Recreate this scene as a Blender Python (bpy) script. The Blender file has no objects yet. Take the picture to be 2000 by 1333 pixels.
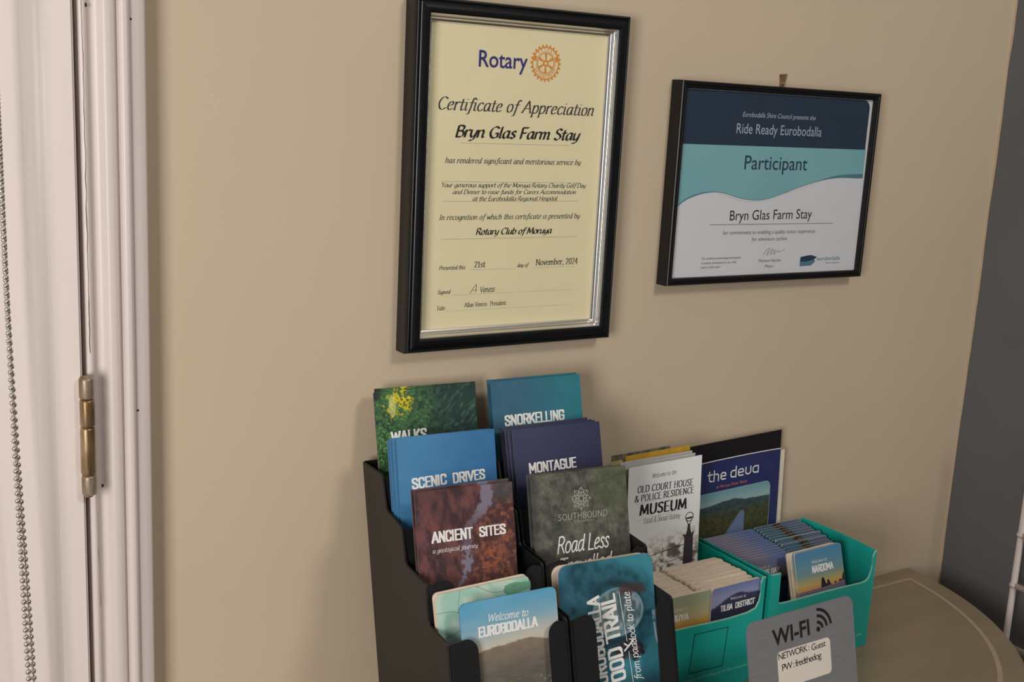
import bpy, bmesh, math, random
import numpy as np
from mathutils import Matrix, Vector

random.seed(7)
RNG = np.random.RandomState(11)
S = bpy.context.scene
COL = bpy.context.collection

# ------------------------------------------------------------------ camera
cam_d = bpy.data.cameras.new('camera')
cam = bpy.data.objects.new('camera', cam_d)
COL.objects.link(cam)
cam_d.sensor_width = 36.0
cam_d.lens = 2251.45 / 2000 * 36
cam_d.clip_start = 0.02
yw, pt, rl = 0.5660, -0.20715, 0.05132
fw = Vector((math.sin(yw)*math.cos(pt), math.cos(yw)*math.cos(pt), math.sin(pt)))
r0 = Vector((math.cos(yw), -math.sin(yw), 0)); u0 = r0.cross(fw)
rt = math.cos(rl)*r0 + math.sin(rl)*u0
up = -math.sin(rl)*r0 + math.cos(rl)*u0
M = Matrix((rt, up, -fw)).transposed().to_4x4()
M.translation = (-0.6047, -0.9703, 0.0778)
cam.matrix_world = M
S.camera = cam

# ------------------------------------------------------------------ light
W = bpy.data.worlds.new('world'); S.world = W
W.use_nodes = True
W.node_tree.nodes['Background'].inputs[0].default_value = (0.80, 0.88, 1.0, 1)
W.node_tree.nodes['Background'].inputs[1].default_value = .12


def area(name, loc, target, sx, sy, power, col):
    d = bpy.data.lights.new(name, 'AREA'); d.shape = 'RECTANGLE'
    d.size, d.size_y, d.energy, d.color = sx, sy, power, col
    o = bpy.data.objects.new(name, d); COL.objects.link(o)
    o.location = loc
    o.rotation_euler = (Vector(target) - Vector(loc)).to_track_quat('-Z', 'Y').to_euler()
    return o


area('window_daylight', (-1.62, -1.35, -0.02), (-0.3, 0, -0.15), 0.6, 0.8, 24, (1.0, 0.95, 0.91))
area('ceiling_lamp', (0.38, -1.75, 1.10), (0.0, 0, -0.1), 0.35, 0.35, 10.5, (1.0, 0.97, 0.91))

S.view_settings.view_transform = 'Standard'
S.view_settings.look = 'None'
S.view_settings.gamma = 1.0
S.view_settings.use_curve_mapping = False
S.view_settings.exposure = 0.0

# ------------------------------------------------------------------ helpers


def lin(c):
    c = np.asarray(c, float) / 255.0
    return np.where(c <= 0.04045, c / 12.92, ((c + 0.055) / 1.055) ** 2.4)


def mat(name, rgb, rough=0.5, metal=0.0, var=0.06, scale=40, bump=0.0, bscale=200, coat=0.0, spec=0.5, rgb2=None, stretch=None):
    """procedural material: base colour broken up by noise, optional bump. rgb is a 0-255 sRGB surface colour"""
    m = bpy.data.materials.new(name); m.use_nodes = True
    nt = m.node_tree; b = nt.nodes['Principled BSDF']
    tc = nt.nodes.new('ShaderNodeTexCoord'); mp = nt.nodes.new('ShaderNodeMapping')
    nt.links.new(tc.outputs['Object'], mp.inputs[0])
    if stretch: mp.inputs['Scale'].default_value = stretch
    n = nt.nodes.new('ShaderNodeTexNoise'); n.inputs['Scale'].default_value = scale; n.inputs['Detail'].default_value = 5
    nt.links.new(mp.outputs[0], n.inputs[0])
    r = nt.nodes.new('ShaderNodeValToRGB')
    a = lin(rgb)
    if rgb2 is None: lo, hi = a * (1 - var), np.minimum(a * (1 + var), 1)
    else: lo, hi = a, lin(rgb2)
    r.color_ramp.elements[0].position = 0.35; r.color_ramp.elements[1].position = 0.65
    r.color_ramp.elements[0].color = (*lo, 1); r.color_ramp.elements[1].color = (*hi, 1)
    nt.links.new(n.outputs[0], r.inputs[0]); nt.links.new(r.outputs[0], b.inputs['Base Color'])
    b.inputs['Roughness'].default_value = rough; b.inputs['Metallic'].default_value = metal
    b.inputs['Coat Weight'].default_value = coat; b.inputs['Specular IOR Level'].default_value = spec
    if bump:
        n2 = nt.nodes.new('ShaderNodeTexNoise'); n2.inputs['Scale'].default_value = bscale; n2.inputs['Detail'].default_value = 4
        nt.links.new(mp.outputs[0], n2.inputs[0])
        bp = nt.nodes.new('ShaderNodeBump'); bp.inputs['Strength'].default_value = bump; bp.inputs['Distance'].default_value = 0.001
        nt.links.new(n2.outputs[0], bp.inputs['Height']); nt.links.new(bp.outputs[0], b.inputs['Normal'])
    return m


def add_specks(m):
    # sparse pale lumps under the paint
    nt = m.node_tree; b = nt.nodes['Principled BSDF']; tc = nt.nodes['Texture Coordinate']
    v = nt.nodes.new('ShaderNodeTexVoronoi'); v.inputs['Scale'].default_value = 260
    n = nt.nodes.new('ShaderNodeTexNoise'); n.inputs['Scale'].default_value = 9; n.inputs['Detail'].default_value = 3
    nt.links.new(tc.outputs['Object'], v.inputs[0]); nt.links.new(tc.outputs['Object'], n.inputs[0])
    a = nt.nodes.new('ShaderNodeMapRange'); a.inputs[1].default_value = .16; a.inputs[2].default_value = .05
    nt.links.new(v.outputs['Distance'], a.inputs[0])
    c = nt.nodes.new('ShaderNodeMapRange'); c.inputs[1].default_value = .60; c.inputs[2].default_value = .70
    nt.links.new(n.outputs[0], c.inputs[0])
    mu = nt.nodes.new('ShaderNodeMath'); mu.operation = 'MULTIPLY'; nt.links.new(a.outputs[0], mu.inputs[0]); nt.links.new(c.outputs[0], mu.inputs[1])
    old = b.inputs['Base Color'].links[0].from_socket
    mx = nt.nodes.new('ShaderNodeMixRGB'); mx.inputs[2].default_value = (.74, .68, .58, 1)
    nt.links.new(mu.outputs[0], mx.inputs[0]); nt.links.new(old, mx.inputs[1]); nt.links.new(mx.outputs[0], b.inputs['Base Color'])


def print_mat(name, rough=0.42, coat=0.0):
    """printed card: ink colour per vertex, faint paper grain"""
    m = bpy.data.materials.new(name); m.use_nodes = True
    nt = m.node_tree; b = nt.nodes['Principled BSDF']
    at = nt.nodes.new('ShaderNodeAttribute'); at.attribute_name = 'ink'
    n = nt.nodes.new('ShaderNodeTexNoise'); n.inputs['Scale'].default_value = 900
    mr = nt.nodes.new('ShaderNodeMapRange'); mr.inputs[3].default_value = 0.94; mr.inputs[4].default_value = 1.06
    mx = nt.nodes.new('ShaderNodeMixRGB'); mx.blend_type = 'MULTIPLY'; mx.inputs[0].default_value = 1
    nt.links.new(n.outputs[0], mr.inputs[0]); nt.links.new(at.outputs['Color'], mx.inputs[1]); nt.links.new(mr.outputs[0], mx.inputs[2])
    nt.links.new(mx.outputs[0], b.inputs['Base Color'])
    b.inputs['Roughness'].default_value = rough; b.inputs['Coat Weight'].default_value = coat
    return m


def link(name, me, m=None, parent=None, label=None, cat=None, group=None, kind=None):
    o = bpy.data.objects.new(name, me); COL.objects.link(o)
    if m is not None and me is not None and not me.materials: me.materials.append(m)
    if parent is not None: o.parent = parent
    tag(o, label, cat, group, kind)
    return o


def tag(o, label=None, cat=None, group=None, kind=None):
    if label: o['label'] = label
    if cat: o['category'] = cat
    if group: o['group'] = group
    if kind: o['kind'] = kind
    return o


def mesh(name, vs, fs, smooth=False):
    me = bpy.data.meshes.new(name); me.from_pydata([tuple(v) for v in vs], [], fs); me.update()
    if smooth: me.polygons.foreach_set('use_smooth', [True] * len(me.polygons))
    return me


class MB:
    def __init__(s): s.v = []; s.f = []

    def add(s, vs, fs):
        n = len(s.v); s.v += [tuple(v) for v in vs]; s.f += [[i + n for i in f] for f in fs]; return s

    def box(s, x0, x1, y0, y1, z0, z1):
        v = [(x, y, z) for z in (z0, z1) for y in (y0, y1) for x in (x0, x1)]
        return s.add(v, [[0, 2, 3, 1], [4, 5, 7, 6], [0, 1, 5, 4], [2, 6, 7, 3], [0, 4, 6, 2], [1, 3, 7, 5]])

    def prism(s, poly, to3, a, b):
        """poly 2D outline extruded between depth a and b by mapping to3(p, depth)"""
        n = len(poly); vs = [to3(p, a) for p in poly] + [to3(p, b) for p in poly]
        fs = [list(range(n))[::-1], list(range(n, 2*n))] + [[i, (i+1) % n, n+(i+1) % n, n+i] for i in range(n)]
        return s.add(vs, fs)

    def tube(s, pts, r, seg=10, closed=False):
        pts = [Vector(p) for p in pts]; n = len(pts); vs = []
        for i, p in enumerate(pts):
            t = (pts[min(i+1, n-1)] - pts[max(i-1, 0)]).normalized()
            a = t.orthogonal().normalized() if i == 0 else (a - t*a.dot(t)).normalized()
            b = t.cross(a); rr = r[i] if isinstance(r, (list, tuple)) else r
            vs += [p + rr*(math.cos(2*math.pi*k/seg)*a + math.sin(2*math.pi*k/seg)*b) for k in range(seg)]
        fs = [[i*seg+k, i*seg+(k+1) % seg, (i+1)*seg+(k+1) % seg, (i+1)*seg+k] for i in range(n-1) for k in range(seg)]
        fs += [list(range(seg))[::-1], list(range((n-1)*seg, n*seg))]
        return s.add(vs, fs)

    def me(s, name, bevel=0, seg=2, smooth=False, recalc=True):
        m = bpy.data.meshes.new(name); m.from_pydata(s.v, [], s.f); m.update()
        if recalc or bevel:
            bm = bmesh.new(); bm.from_mesh(m)
            if bevel:
                ed = [e for e in bm.edges if len(e.link_faces) == 2 and e.calc_face_angle(0) > 0.6]
                bmesh.ops.bevel(bm, geom=ed, offset=bevel, segments=seg, affect='EDGES', clamp_overlap=True)
            bmesh.ops.recalc_face_normals(bm, faces=bm.faces); bm.to_mesh(m); bm.free()
        if smooth: m.polygons.foreach_set('use_smooth', [True]*len(m.polygons))
        return m


def rrect(w, h, r, seg=6, x=0, z=0):
    """rounded rectangle outline from (x,z-h) to (x+w,z), counter-clockwise"""
    if not isinstance(r, (list, tuple)): r = [r]*4          # TR TL BL BR
    pts = []
    for (cx, cz, a0), rr in zip(((x+w, z, 0), (x, z, 90), (x, z-h, 180), (x+w, z-h, 270)), r):
        if rr <= 0: pts.append((cx, cz)); continue
        ox = cx - rr if a0 in (0, 270) else cx + rr; oz = cz - rr if a0 in (0, 90) else cz + rr
        for k in range(seg+1):
            t = math.radians(a0 + 90*k/seg); pts.append((ox + rr*math.cos(t), oz + rr*math.sin(t)))
    return pts


def smooth_pts(P, n=5, closed=False):
    P = [np.array(p, float) for p in P]
    if len(P) < 3: return P
    out = []
    for i in range(len(P)-1):
        p0 = P[i-1] if i > 0 else (P[-2] if closed else 2*P[0]-P[1])
        p3 = P[i+2] if i+2 < len(P) else (P[1] if closed else 2*P[-1]-P[-2])
        p1, p2 = P[i], P[i+1]
        for k in range(n):
            t = k/n
            out.append(0.5*((2*p1)+(-p0+p2)*t+(2*p0-5*p1+4*p2-p3)*t*t+(-p0+3*p1-3*p2+p3)*t**3))
    out.append(P[-1]); return out


# ------------------------------------------------------------------ lettering: pen-stroke alphabets
# each glyph: (advance, strokes).  '~' first = smooth curve.  cap height 1, x height .66
def G(w, *st):
    return (w, [(s[0] == '~', [tuple(float(c) for c in p.split(',')) for p in s.strip('~').split()]) for s in st])


LOW = {
 'a': G(.58, '~.43,.60 .30,.66 .14,.56 .06,.3 .12,.05 .24,0 .38,.16 .45,.45', '.47,.64 .45,.12 .50,.02 .58,.06'),
 'b': G(.55, '.10,1.0 .08,.04', '~.09,.42 .2,.6 .34,.66 .47,.5 .48,.26 .38,.05 .24,0 .08,.08'),
 'c': G(.48, '~.44,.56 .34,.66 .2,.63 .07,.40 .09,.13 .22,0 .36,.03 .46,.14'),
 'd': G(.58, '~.43,.60 .30,.66 .14,.56 .06,.3 .12,.05 .24,0 .38,.16 .45,.45', '.49,1.0 .46,.1 .51,.01 .58,.05'),
 'e': G(.50, '~.08,.32 .30,.36 .43,.5 .35,.66 .2,.62 .07,.38 .1,.1 .24,0 .45,.12'),
 'f': G(.36, '~.48,.92 .40,1.02 .29,.94 .23,.6 .18,.1 .12,-.22 .0,-.3', '.06,.64 .40,.64'),
 'g': G(.56, '~.43,.60 .30,.66 .14,.56 .06,.3 .12,.05 .24,0 .38,.16 .45,.45', '~.47,.64 .46,.1 .40,-.2 .26,-.3 .06,-.22'),
 'h': G(.57, '.10,1 .08,0', '~.09,.42 .2,.6 .34,.66 .44,.54 .43,.2 .45,.03 .55,.04'),
 'i': G(.26, '.11,.64 .10,.06 .16,0 .25,.06', '.13,.88 .14,.90'),
 'j': G(.26, '~.15,.64 .14,.1 .08,-.22 -.04,-.3', '.17,.88 .18,.90'),
 'k': G(.52, '.10,1 .08,0', '.44,.64 .12,.32', '.2,.38 .46,.02'),
 'l': G(.26, '.12,1 .10,.06 .16,0 .25,.06'),
 'm': G(.86, '.08,.64 .08,0', '~.08,.42 .2,.6 .3,.66 .39,.52 .38,0', '~.39,.42 .5,.6 .62,.66 .71,.54 .69,.2 .72,.02 .82,.05'),
 'n': G(.57, '.08,.64 .08,0', '~.08,.42 .2,.6 .34,.66 .44,.54 .43,.2 .45,.03 .55,.04'),
 'o': G(.54, '~.27,.66 .11,.56 .06,.3 .12,.06 .26,0 .42,.1 .48,.36 .42,.58 .27,.66'),
 'p': G(.55, '.09,.64 .07,-.32', '~.09,.42 .2,.6 .34,.66 .47,.5 .48,.26 .38,.05 .24,0 .08,.08'),
 'q': G(.55, '~.43,.60 .30,.66 .14,.56 .06,.3 .12,.05 .24,0 .38,.16 .45,.45', '.46,.64 .46,-.32'),
 'r': G(.39, '.08,.64 .08,0', '~.08,.40 .18,.58 .3,.66 .39,.60'),
 's': G(.42, '~.38,.56 .27,.66 .13,.6 .13,.44 .30,.28 .35,.12 .23,0 .04,.09'),
 't': G(.34, '~.17,.88 .14,.3 .15,.05 .23,0 .34,.08', '.02,.64 .33,.64'),
 'u': G(.57, '~.09,.64 .07,.2 .14,.01 .28,.05 .44,.36', '.46,.64 .45,.1 .51,.01 .58,.05'),
 'v': G(.48, '.05,.64 .21,0 .45,.64'),
 'w': G(.74, '.05,.64 .19,0 .38,.56 .53,0 .71,.64'),
 'x': G(.48, '.05,.64 .42,0', '.43,.64 .03,0'),
 'y': G(.52, '~.08,.64 .08,.2 .18,.02 .3,.08 .45,.4', '~.48,.64 .42,.1 .3,-.22 .06,-.28'),
 'z': G(.44, '.06,.64 .40,.64 .04,0 .42,0'),
 'A': G(.78, '.02,0 .42,1 .72,0', '.16,.36 .60,.36'),
 'B': G(.62, '.10,0 .10,1', '~.10,1 .38,1.0 .52,.86 .42,.58 .12,.54', '~.12,.54 .44,.52 .58,.3 .46,.04 .10,0'),
 'C': G(.70, '~.66,.86 .46,1.0 .22,.9 .07,.5 .2,.1 .42,0 .66,.16'),
 'D': G(.74, '.10,0 .10,1', '~.10,1 .42,.98 .66,.76 .66,.3 .44,.03 .10,0'),
 'E': G(.58, '.50,1 .10,1 .10,0 .54,0', '.10,.52 .44,.52'),
 'F': G(.54, '.52,1 .10,1 .10,0', '.10,.52 .44,.52'),
 'G': G(.74, '~.66,.86 .46,1.0 .22,.9 .07,.5 .2,.1 .42,0 .64,.1', '.48,.42 .66,.42 .66,.06'),
 'H': G(.74, '.10,0 .10,1', '.64,0 .64,1', '.10,.52 .64,.52'),
 'I': G(.30, '.14,0 .14,1'),
 'J': G(.40, '~.30,1 .28,.2 .16,0 .02,.06'),
 'K': G(.66, '.10,0 .10,1', '.58,1 .12,.46', '.26,.58 .62,0'),
 'L': G(.54, '.10,1 .10,0 .52,0'),
 'M': G(.90, '.06,0 .14,1 .44,.12 .74,1 .82,0'),
 'N': G(.76, '.10,0 .10,1 .66,0 .66,1'),
 'O': G(.78, '~.40,1 .16,.88 .07,.5 .16,.12 .40,0 .62,.12 .71,.5 .62,.88 .40,1'),
 'P': G(.60, '.10,0 .10,1', '~.10,1 .40,1.0 .56,.78 .42,.5 .10,.48'),
 'Q': G(.78, '~.40,1 .16,.88 .07,.5 .16,.12 .40,0 .62,.12 .71,.5 .62,.88 .40,1', '.44,.2 .74,-.12'),
 'R': G(.66, '.10,0 .10,1', '~.10,1 .40,1.0 .54,.78 .40,.54 .12,.52', '.32,.52 .62,0'),
 'S': G(.56, '~.50,.86 .34,1 .14,.92 .12,.66 .36,.5 .50,.26 .36,.02 .18,0 .04,.14'),
 'T': G(.64, '.04,1 .60,1', '.32,1 .32,0'),
 'U': G(.74, '~.10,1 .10,.3 .22,.02 .42,0 .62,.24 .64,1'),
 'V': G(.70, '.04,1 .34,0 .66,1'),
 'W': G(.96, '.04,1 .26,0 .48,.9 .70,0 .92,1'),
 'X': G(.66, '.05,1 .60,0', '.60,1 .03,0'),
 'Y': G(.62, '.04,1 .32,.5 .60,1', '.32,.5 .30,0'),
 'Z': G(.58, '.06,1 .52,1 .04,0 .54,0'),
 '0': G(.54, '~.28,1 .12,.86 .07,.5 .12,.14 .27,0 .42,.14 .48,.5 .42,.86 .28,1'),
 '1': G(.40, '.08,.84 .22,1 .22,0'), '2': G(.52, '~.08,.78 .18,.97 .34,.98 .44,.78 .34,.5 .06,.02', '.06,.02 .48,.02'),
 '4': G(.54, '.38,0 .38,1 .05,.3 .50,.3'), ',': G(.2, '.10,.06 .05,-.14'), '.': G(.2, '.08,.02 .10,.03'),
 ':': G(.24, '.10,.06 .11,.07', '.10,.5 .11,.51'), '-': G(.3, '.04,.42 .26,.42'),
 '&': G(.78, '~.74,.42 .5,.06 .28,0 .08,.14 .16,.42 .42,.66 .44,.9 .3,1.0 .2,.84 .34,.5 .72,0'),
 ' ': (.30, []),
}
# heavy narrow grotesque capitals with cut corners
CON = {
 'A': G(.44, '.02,0 .22,1 .42,0', '.10,.3 .34,.3'), 'B': G(.42, '.06,0 .06,1 .30,1 .38,.9 .38,.62 .28,.53 .06,.53', '.28,.53 .38,.44 .38,.1 .30,0 .06,0'),
 'C': G(.42, '.38,.72 .38,.88 .28,1 .16,1 .06,.88 .06,.12 .16,0 .28,0 .38,.12 .38,.28'),
 'D': G(.43, '.06,0 .06,1 .27,1 .38,.86 .38,.14 .27,0 .06,0'), 'E': G(.36, '.34,1 .06,1 .06,0 .34,0', '.06,.52 .30,.52'),
 'F': G(.35, '.34,1 .06,1 .06,0', '.06,.52 .30,.52'), 'G': G(.42, '.38,.74 .38,.88 .28,1 .16,1 .06,.88 .06,.12 .16,0 .28,0 .38,.12 .38,.46 .24,.46'),
 'H': G(.43, '.06,0 .06,1', '.38,0 .38,1', '.06,.52 .38,.52'), 'I': G(.14, '.06,0 .06,1'), 'J': G(.34, '.28,1 .28,.12 .20,0 .12,0 .04,.1 .04,.24'),
 'K': G(.42, '.06,0 .06,1', '.38,1 .08,.4', '.16,.56 .40,0'), 'L': G(.34, '.06,1 .06,0 .32,0'), 'M': G(.56, '.06,0 .06,1 .28,.3 .50,1 .50,0'),
 'N': G(.43, '.06,0 .06,1 .38,0 .38,1'), 'O': G(.43, '.16,1 .06,.88 .06,.12 .16,0 .28,0 .38,.12 .38,.88 .28,1 .16,1'),
 'P': G(.41, '.06,0 .06,1 .29,1 .38,.9 .38,.56 .29,.45 .06,.45'), 'R': G(.42, '.06,0 .06,1 .29,1 .38,.9 .38,.6 .29,.5 .06,.5', '.24,.5 .39,0'),
 'S': G(.41, '.37,.74 .37,.88 .27,1 .15,1 .06,.88 .06,.68 .37,.34 .37,.12 .27,0 .15,0 .05,.12 .05,.27'),
 'T': G(.38, '.01,1 .37,1', '.19,1 .19,0'), 'U': G(.43, '.06,1 .06,.12 .16,0 .28,0 .38,.12 .38,1'), 'V': G(.42, '.02,1 .21,0 .40,1'),
 'W': G(.60, '.02,1 .16,0 .30,.9 .44,0 .58,1'), 'X': G(.42, '.02,1 .40,0', '.40,1 .02,0'), 'Y': G(.42, '.02,1 .21,.46 .40,1', '.21,.46 .21,0'), ' ': (.2, []),
}
# wide light capitals
def nib(kind):
    if kind == 'round': return [(math.cos(a)*.5, math.sin(a)*.5) for a in np.linspace(0, 2*math.pi, 8, endpoint=False)]
    if kind == 'chancery':
        t = math.radians(38); c, s = math.cos(t), math.sin(t)
        return [(c*x - s*y, s*x + c*y) for x, y in ((-.5, -.13), (.5, -.13), (.5, .13), (-.5, .13))]
    if kind == 'serif':
        t = math.radians(10); c, s = math.cos(t), math.sin(t)
        return [(c*x - s*y, s*x + c*y) for x, y in ((-.5, -.16), (.5, -.16), (.5, .16), (-.5, .16))]
    return [(-.5, -.5), (.5, -.5), (.5, .5), (-.5, .5)]


def hull(pts):
    pts = sorted(set((round(float(a), 7), round(float(b), 7)) for a, b in pts))
    if len(pts) < 3: return pts
    def half(ps):
        h = []
        for p in ps:
            while len(h) > 1 and (h[-1][0]-h[-2][0])*(p[1]-h[-2][1])-(h[-1][1]-h[-2][1])*(p[0]-h[-2][0]) <= 0: h.pop()
            h.append(p)
        return h[:-1]
    return half(pts) + half(pts[::-1])


STYLES = {   # alphabet, nib, pen width (cap units), shear, serif bars, tracking
 'chancery': (LOW, 'chancery', .15, .20, 0, .02), 'italic': (LOW, 'serif', .118, .22, .20, .05),
 'roman': (LOW, 'serif', .12, 0, .26, .05), 'heavy': (LOW, 'serif', .20, 0, .30, .09),
 'hand': (LOW, 'round', .075, .18, 0, .03), 'brush': (LOW, 'round', .11, .22, 0, .0), 'thin': (LOW, 'round', .085, 0, 0, .12),
 'block': (CON, 'square', .132, 0, 0, .05), 'mono': (LOW, 'round', .17, 0, 0, .06),
}


def stroke_polys(text, style, pen=None):
    alpha, nk, pw, shear, serif, track = STYLES[style]
    if pen: pw = pen
    N = nib(nk); polys = []; x = 0; xmin, xmax = 1e9, -1e9
    for ch in text:
        w, strokes = alpha.get(ch) or alpha.get(ch.upper()) or alpha[' ']
        for sm, P in strokes:
            if alpha is CON: P = [(a, .055 + b*.89) for a, b in P]
            Q = smooth_pts(P, 4, closed=(P[0] == P[-1])) if sm else [np.array(p) for p in P]
            for a, b in zip(Q[:-1], Q[1:]):
                polys.append(hull([(x+a[0]+n[0]*pw, a[1]+n[1]*pw) for n in N] + [(x+b[0]+n[0]*pw, b[1]+n[1]*pw) for n in N]))
            if serif:
                for p, q in ((Q[0], Q[1]), (Q[-1], Q[-2])):
                    if abs(p[0]-q[0]) < .4*abs(p[1]-q[1]) and abs(p[1]-q[1]) > .25 and not (sm and p[1] > .05 and p[1] < .6):
                        l = serif*.5 if p[1] < .05 or style in ('roman', 'heavy') else serif*.45
                        t = .05
                        yy = p[1] + (t/2 if p[1] < .05 else -t/2)
                        xa = x+p[0]-l; xb = x+p[0]+(l if (p[1] < .05 or style in ('roman', 'heavy')) else .02)
                        polys.append([(xa, yy-t/2), (xb, yy-t/2), (xb, yy+t/2), (xa, yy+t/2)])
        x += w + track
    out = []
    for p in polys:
        q = [(a + shear*b, b) for a, b in p]
        if len(q) < 3: continue
        out.append(q)
        xmin = min(xmin, min(a for a, _ in q)); xmax = max(xmax, max(a for a, _ in q))
    return out, xmin, xmax


_fontcache = {}


def font_mesh(text, bold=0.0, shear=0.0, space=1.0):
    """the application's built-in sans, converted to flat mesh; returns verts (x,y) cap height 1 and faces"""
    def raw(t):
        cu = bpy.data.curves.new('type', 'FONT'); cu.body = t; cu.offset = bold; cu.shear = shear; cu.space_character = space
        cu.resolution_u = 4
        ob = bpy.data.objects.new('type', cu); COL.objects.link(ob)
        bpy.context.view_layer.update()
        dg = bpy.context.evaluated_depsgraph_get()
        me = bpy.data.meshes.new_from_object(ob.evaluated_get(dg))
        v = [(p.co.x, p.co.y) for p in me.vertices]; f = [list(p.vertices) for p in me.polygons]
        bpy.data.objects.remove(ob); bpy.data.meshes.remove(me); bpy.data.curves.remove(cu)
        return v, f
    k = ('H', bold)
    if k not in _fontcache: _fontcache[k] = max(p[1] for p in raw('H')[0])
    h = _fontcache[k]; v, f = raw(text)
    return [(a/h, b/h) for a, b in v], f


class Print:
    """flat print laid on a card face: coordinates in millimetres, u right, v down, from the card's top left corner"""
    def __init__(s): s.v = []; s.f = []; s.n = 0

    def _put(s, pts, faces, u, v, sx, sy, ang):
        c, si = math.cos(math.radians(ang)), math.sin(math.radians(ang)); b = len(s.v)
        for a, q in pts:
            X, Y = a*sx, q*sy
            s.v.append(((u + c*X - si*Y)/1000, 0.0, (-v + si*X + c*Y)/1000))
        s.f += [[i+b for i in f] for f in faces]

    def _lift(s, start):
        s.n += 1
        return

    def stroke(s, text, style, u, v, w, cap, ang=0, pen=None):
        polys, x0, x1 = stroke_polys(text, style, pen); sx = w/(x1-x0)
        for i, p in enumerate(polys):
            b = len(s.v); s._put([(a-x0, q) for a, q in p], [list(range(len(p)))], u, v, sx, cap, ang)
            e = -0.000003*(i % 9)
            for k in range(b, len(s.v)): s.v[k] = (s.v[k][0], e, s.v[k][2])
        return s

    def type(s, text, u, v, w, cap, ang=0, bold=0.0, shear=0.0, space=1.0):
        pts, f = font_mesh(text, bold, shear, space); x0 = min(p[0] for p in pts); x1 = max(p[0] for p in pts)
        s._put([(a-x0, b) for a, b in pts], f, u, v, w/(x1-x0), cap, ang); return s

    def poly(s, pts, e=0.0):
        b = len(s.v); s.v += [(u/1000, e, -v/1000) for u, v in pts]; s.f.append(list(range(b, b+len(pts)))); return s

    def line(s, pts, t, sm=False, e0=0.0):
        Q = smooth_pts(pts, 6) if sm else [np.array(p, float) for p in pts]
        N = nib('round')
        for i, (a, b) in enumerate(zip(Q[:-1], Q[1:])):
            s.poly(hull([(a[0]+n[0]*t, a[1]+n[1]*t) for n in N] + [(b[0]+n[0]*t, b[1]+n[1]*t) for n in N]), e0 - 0.000003*(i % 9))
        return s

    def dots(s, u0, u1, v0, v1, t, step=1.1):
        n = int((u1-u0)/step)
        for i in range(n):
            u = u0 + i*step; v = v0 + (v1-v0)*i/n
            s.poly([(u, v-t/2), (u+step*.5, v-t/2), (u+step*.5, v+t/2), (u, v+t/2)])
        return s

    def ring(s, cu, cv, r0, r1, n=36, sx=1.0, a0=0, a1=360, e=0.0):
        k = max(2, int(n*(a1-a0)/360)); b = len(s.v)
        for i in range(k+1):
            t = math.radians(a0 + (a1-a0)*i/k)
            for r in (r0, r1): s.v.append(((cu + sx*r*math.cos(t))/1000, e, (-cv + r*math.sin(t))/1000))
        s.f += [[b+2*i, b+2*i+1, b+2*i+3, b+2*i+2] for i in range(k)]; return s

    def disc(s, cu, cv, r, n=20, sx=1.0, e=0.0):
        return s.poly([(cu + sx*r*math.cos(2*math.pi*i/n), cv + r*math.sin(2*math.pi*i/n)) for i in range(n)], e)

    def build(s, name, m, parent, lift=0.00022, label=None):
        me = mesh(name, s.v, s.f); me.materials.append(m)
        o = link(name, me, None, parent, label); o.location = (0, -lift, 0); return o


# value noise for printed pictures
_T = RNG.rand(64, 64)


def vn(x, y):
    x = np.asarray(x, float); y = np.asarray(y, float)
    xi = np.floor(x).astype(int); yi = np.floor(y).astype(int); fx = x-xi; fy = y-yi
    fx = fx*fx*(3-2*fx); fy = fy*fy*(3-2*fy)
    g = lambda a, b: _T[a % 64, b % 64]
    return (g(xi, yi)*(1-fx)+g(xi+1, yi)*fx)*(1-fy)+(g(xi, yi+1)*(1-fx)+g(xi+1, yi+1)*fx)*fy


def fbm(x, y, o=4):
    r = 0; a = .5; t = 0
    for k in range(o): r = r + a*vn(x*2**k+17*k, y*2**k+5*k); t += a; a *= .55
    return r/t


def ss(a, b, x): t = np.clip((x-a)/(b-a), 0, 1); return t*t*(3-2*t)


def mixc(c0, c1, t): t = np.asarray(t)[..., None]; return np.asarray(c0, float)*(1-t)+np.asarray(c1, float)*t


def cover_mesh(name, w, h, fn, step, r=0.0, gain=1.9):
    """grid over the card face, coloured by fn(u_mm, v_mm) -> sRGB 0-255 as photographed; gain lifts it to surface colour"""
    nu = max(2, int(w/step)); nv = max(2, int(h/step))
    u, v = np.meshgrid(np.linspace(0, w, nu+1), np.linspace(0, h, nv+1))
    c = np.broadcast_to(np.asarray(fn(u*1000, v*1000), float), u.shape + (3,))
    c = np.clip(lin(np.clip(c, 0, 255))*gain*.64, 0, .92)
    x = u.copy()
    if r > 0:
        d = np.minimum(v, h-v); k = np.where(d < r, r - np.sqrt(np.maximum(0, r*r-(r-d)**2)), 0)
        x = w/2 + (u-w/2)*(w/2-k)/(w/2)
    vs = np.stack([x, np.zeros_like(x), -v], -1).reshape(-1, 3)
    me = bpy.data.meshes.new(name)
    i = (np.arange(nv)[:, None]*(nu+1)+np.arange(nu)[None]).ravel()
    f = np.stack([i, i+nu+1, i+nu+2, i+1], -1)
    me.from_pydata(vs.tolist(), [], f.tolist()); me.update()
    at = me.color_attributes.new('ink', 'FLOAT_COLOR', 'POINT')
    at.data.foreach_set('color', np.concatenate([c.reshape(-1, 3), np.ones((c.shape[0]*c.shape[1], 1))], 1).ravel().astype('f'))
    return me


def basis(o, x, d):
    x = Vector(x).normalized(); z = -Vector(d).normalized(); y = z.cross(x).normalized(); z = x.cross(y)
    m = Matrix((x, y, z)).transposed().to_4x4(); m.translation = o; return m


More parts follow.
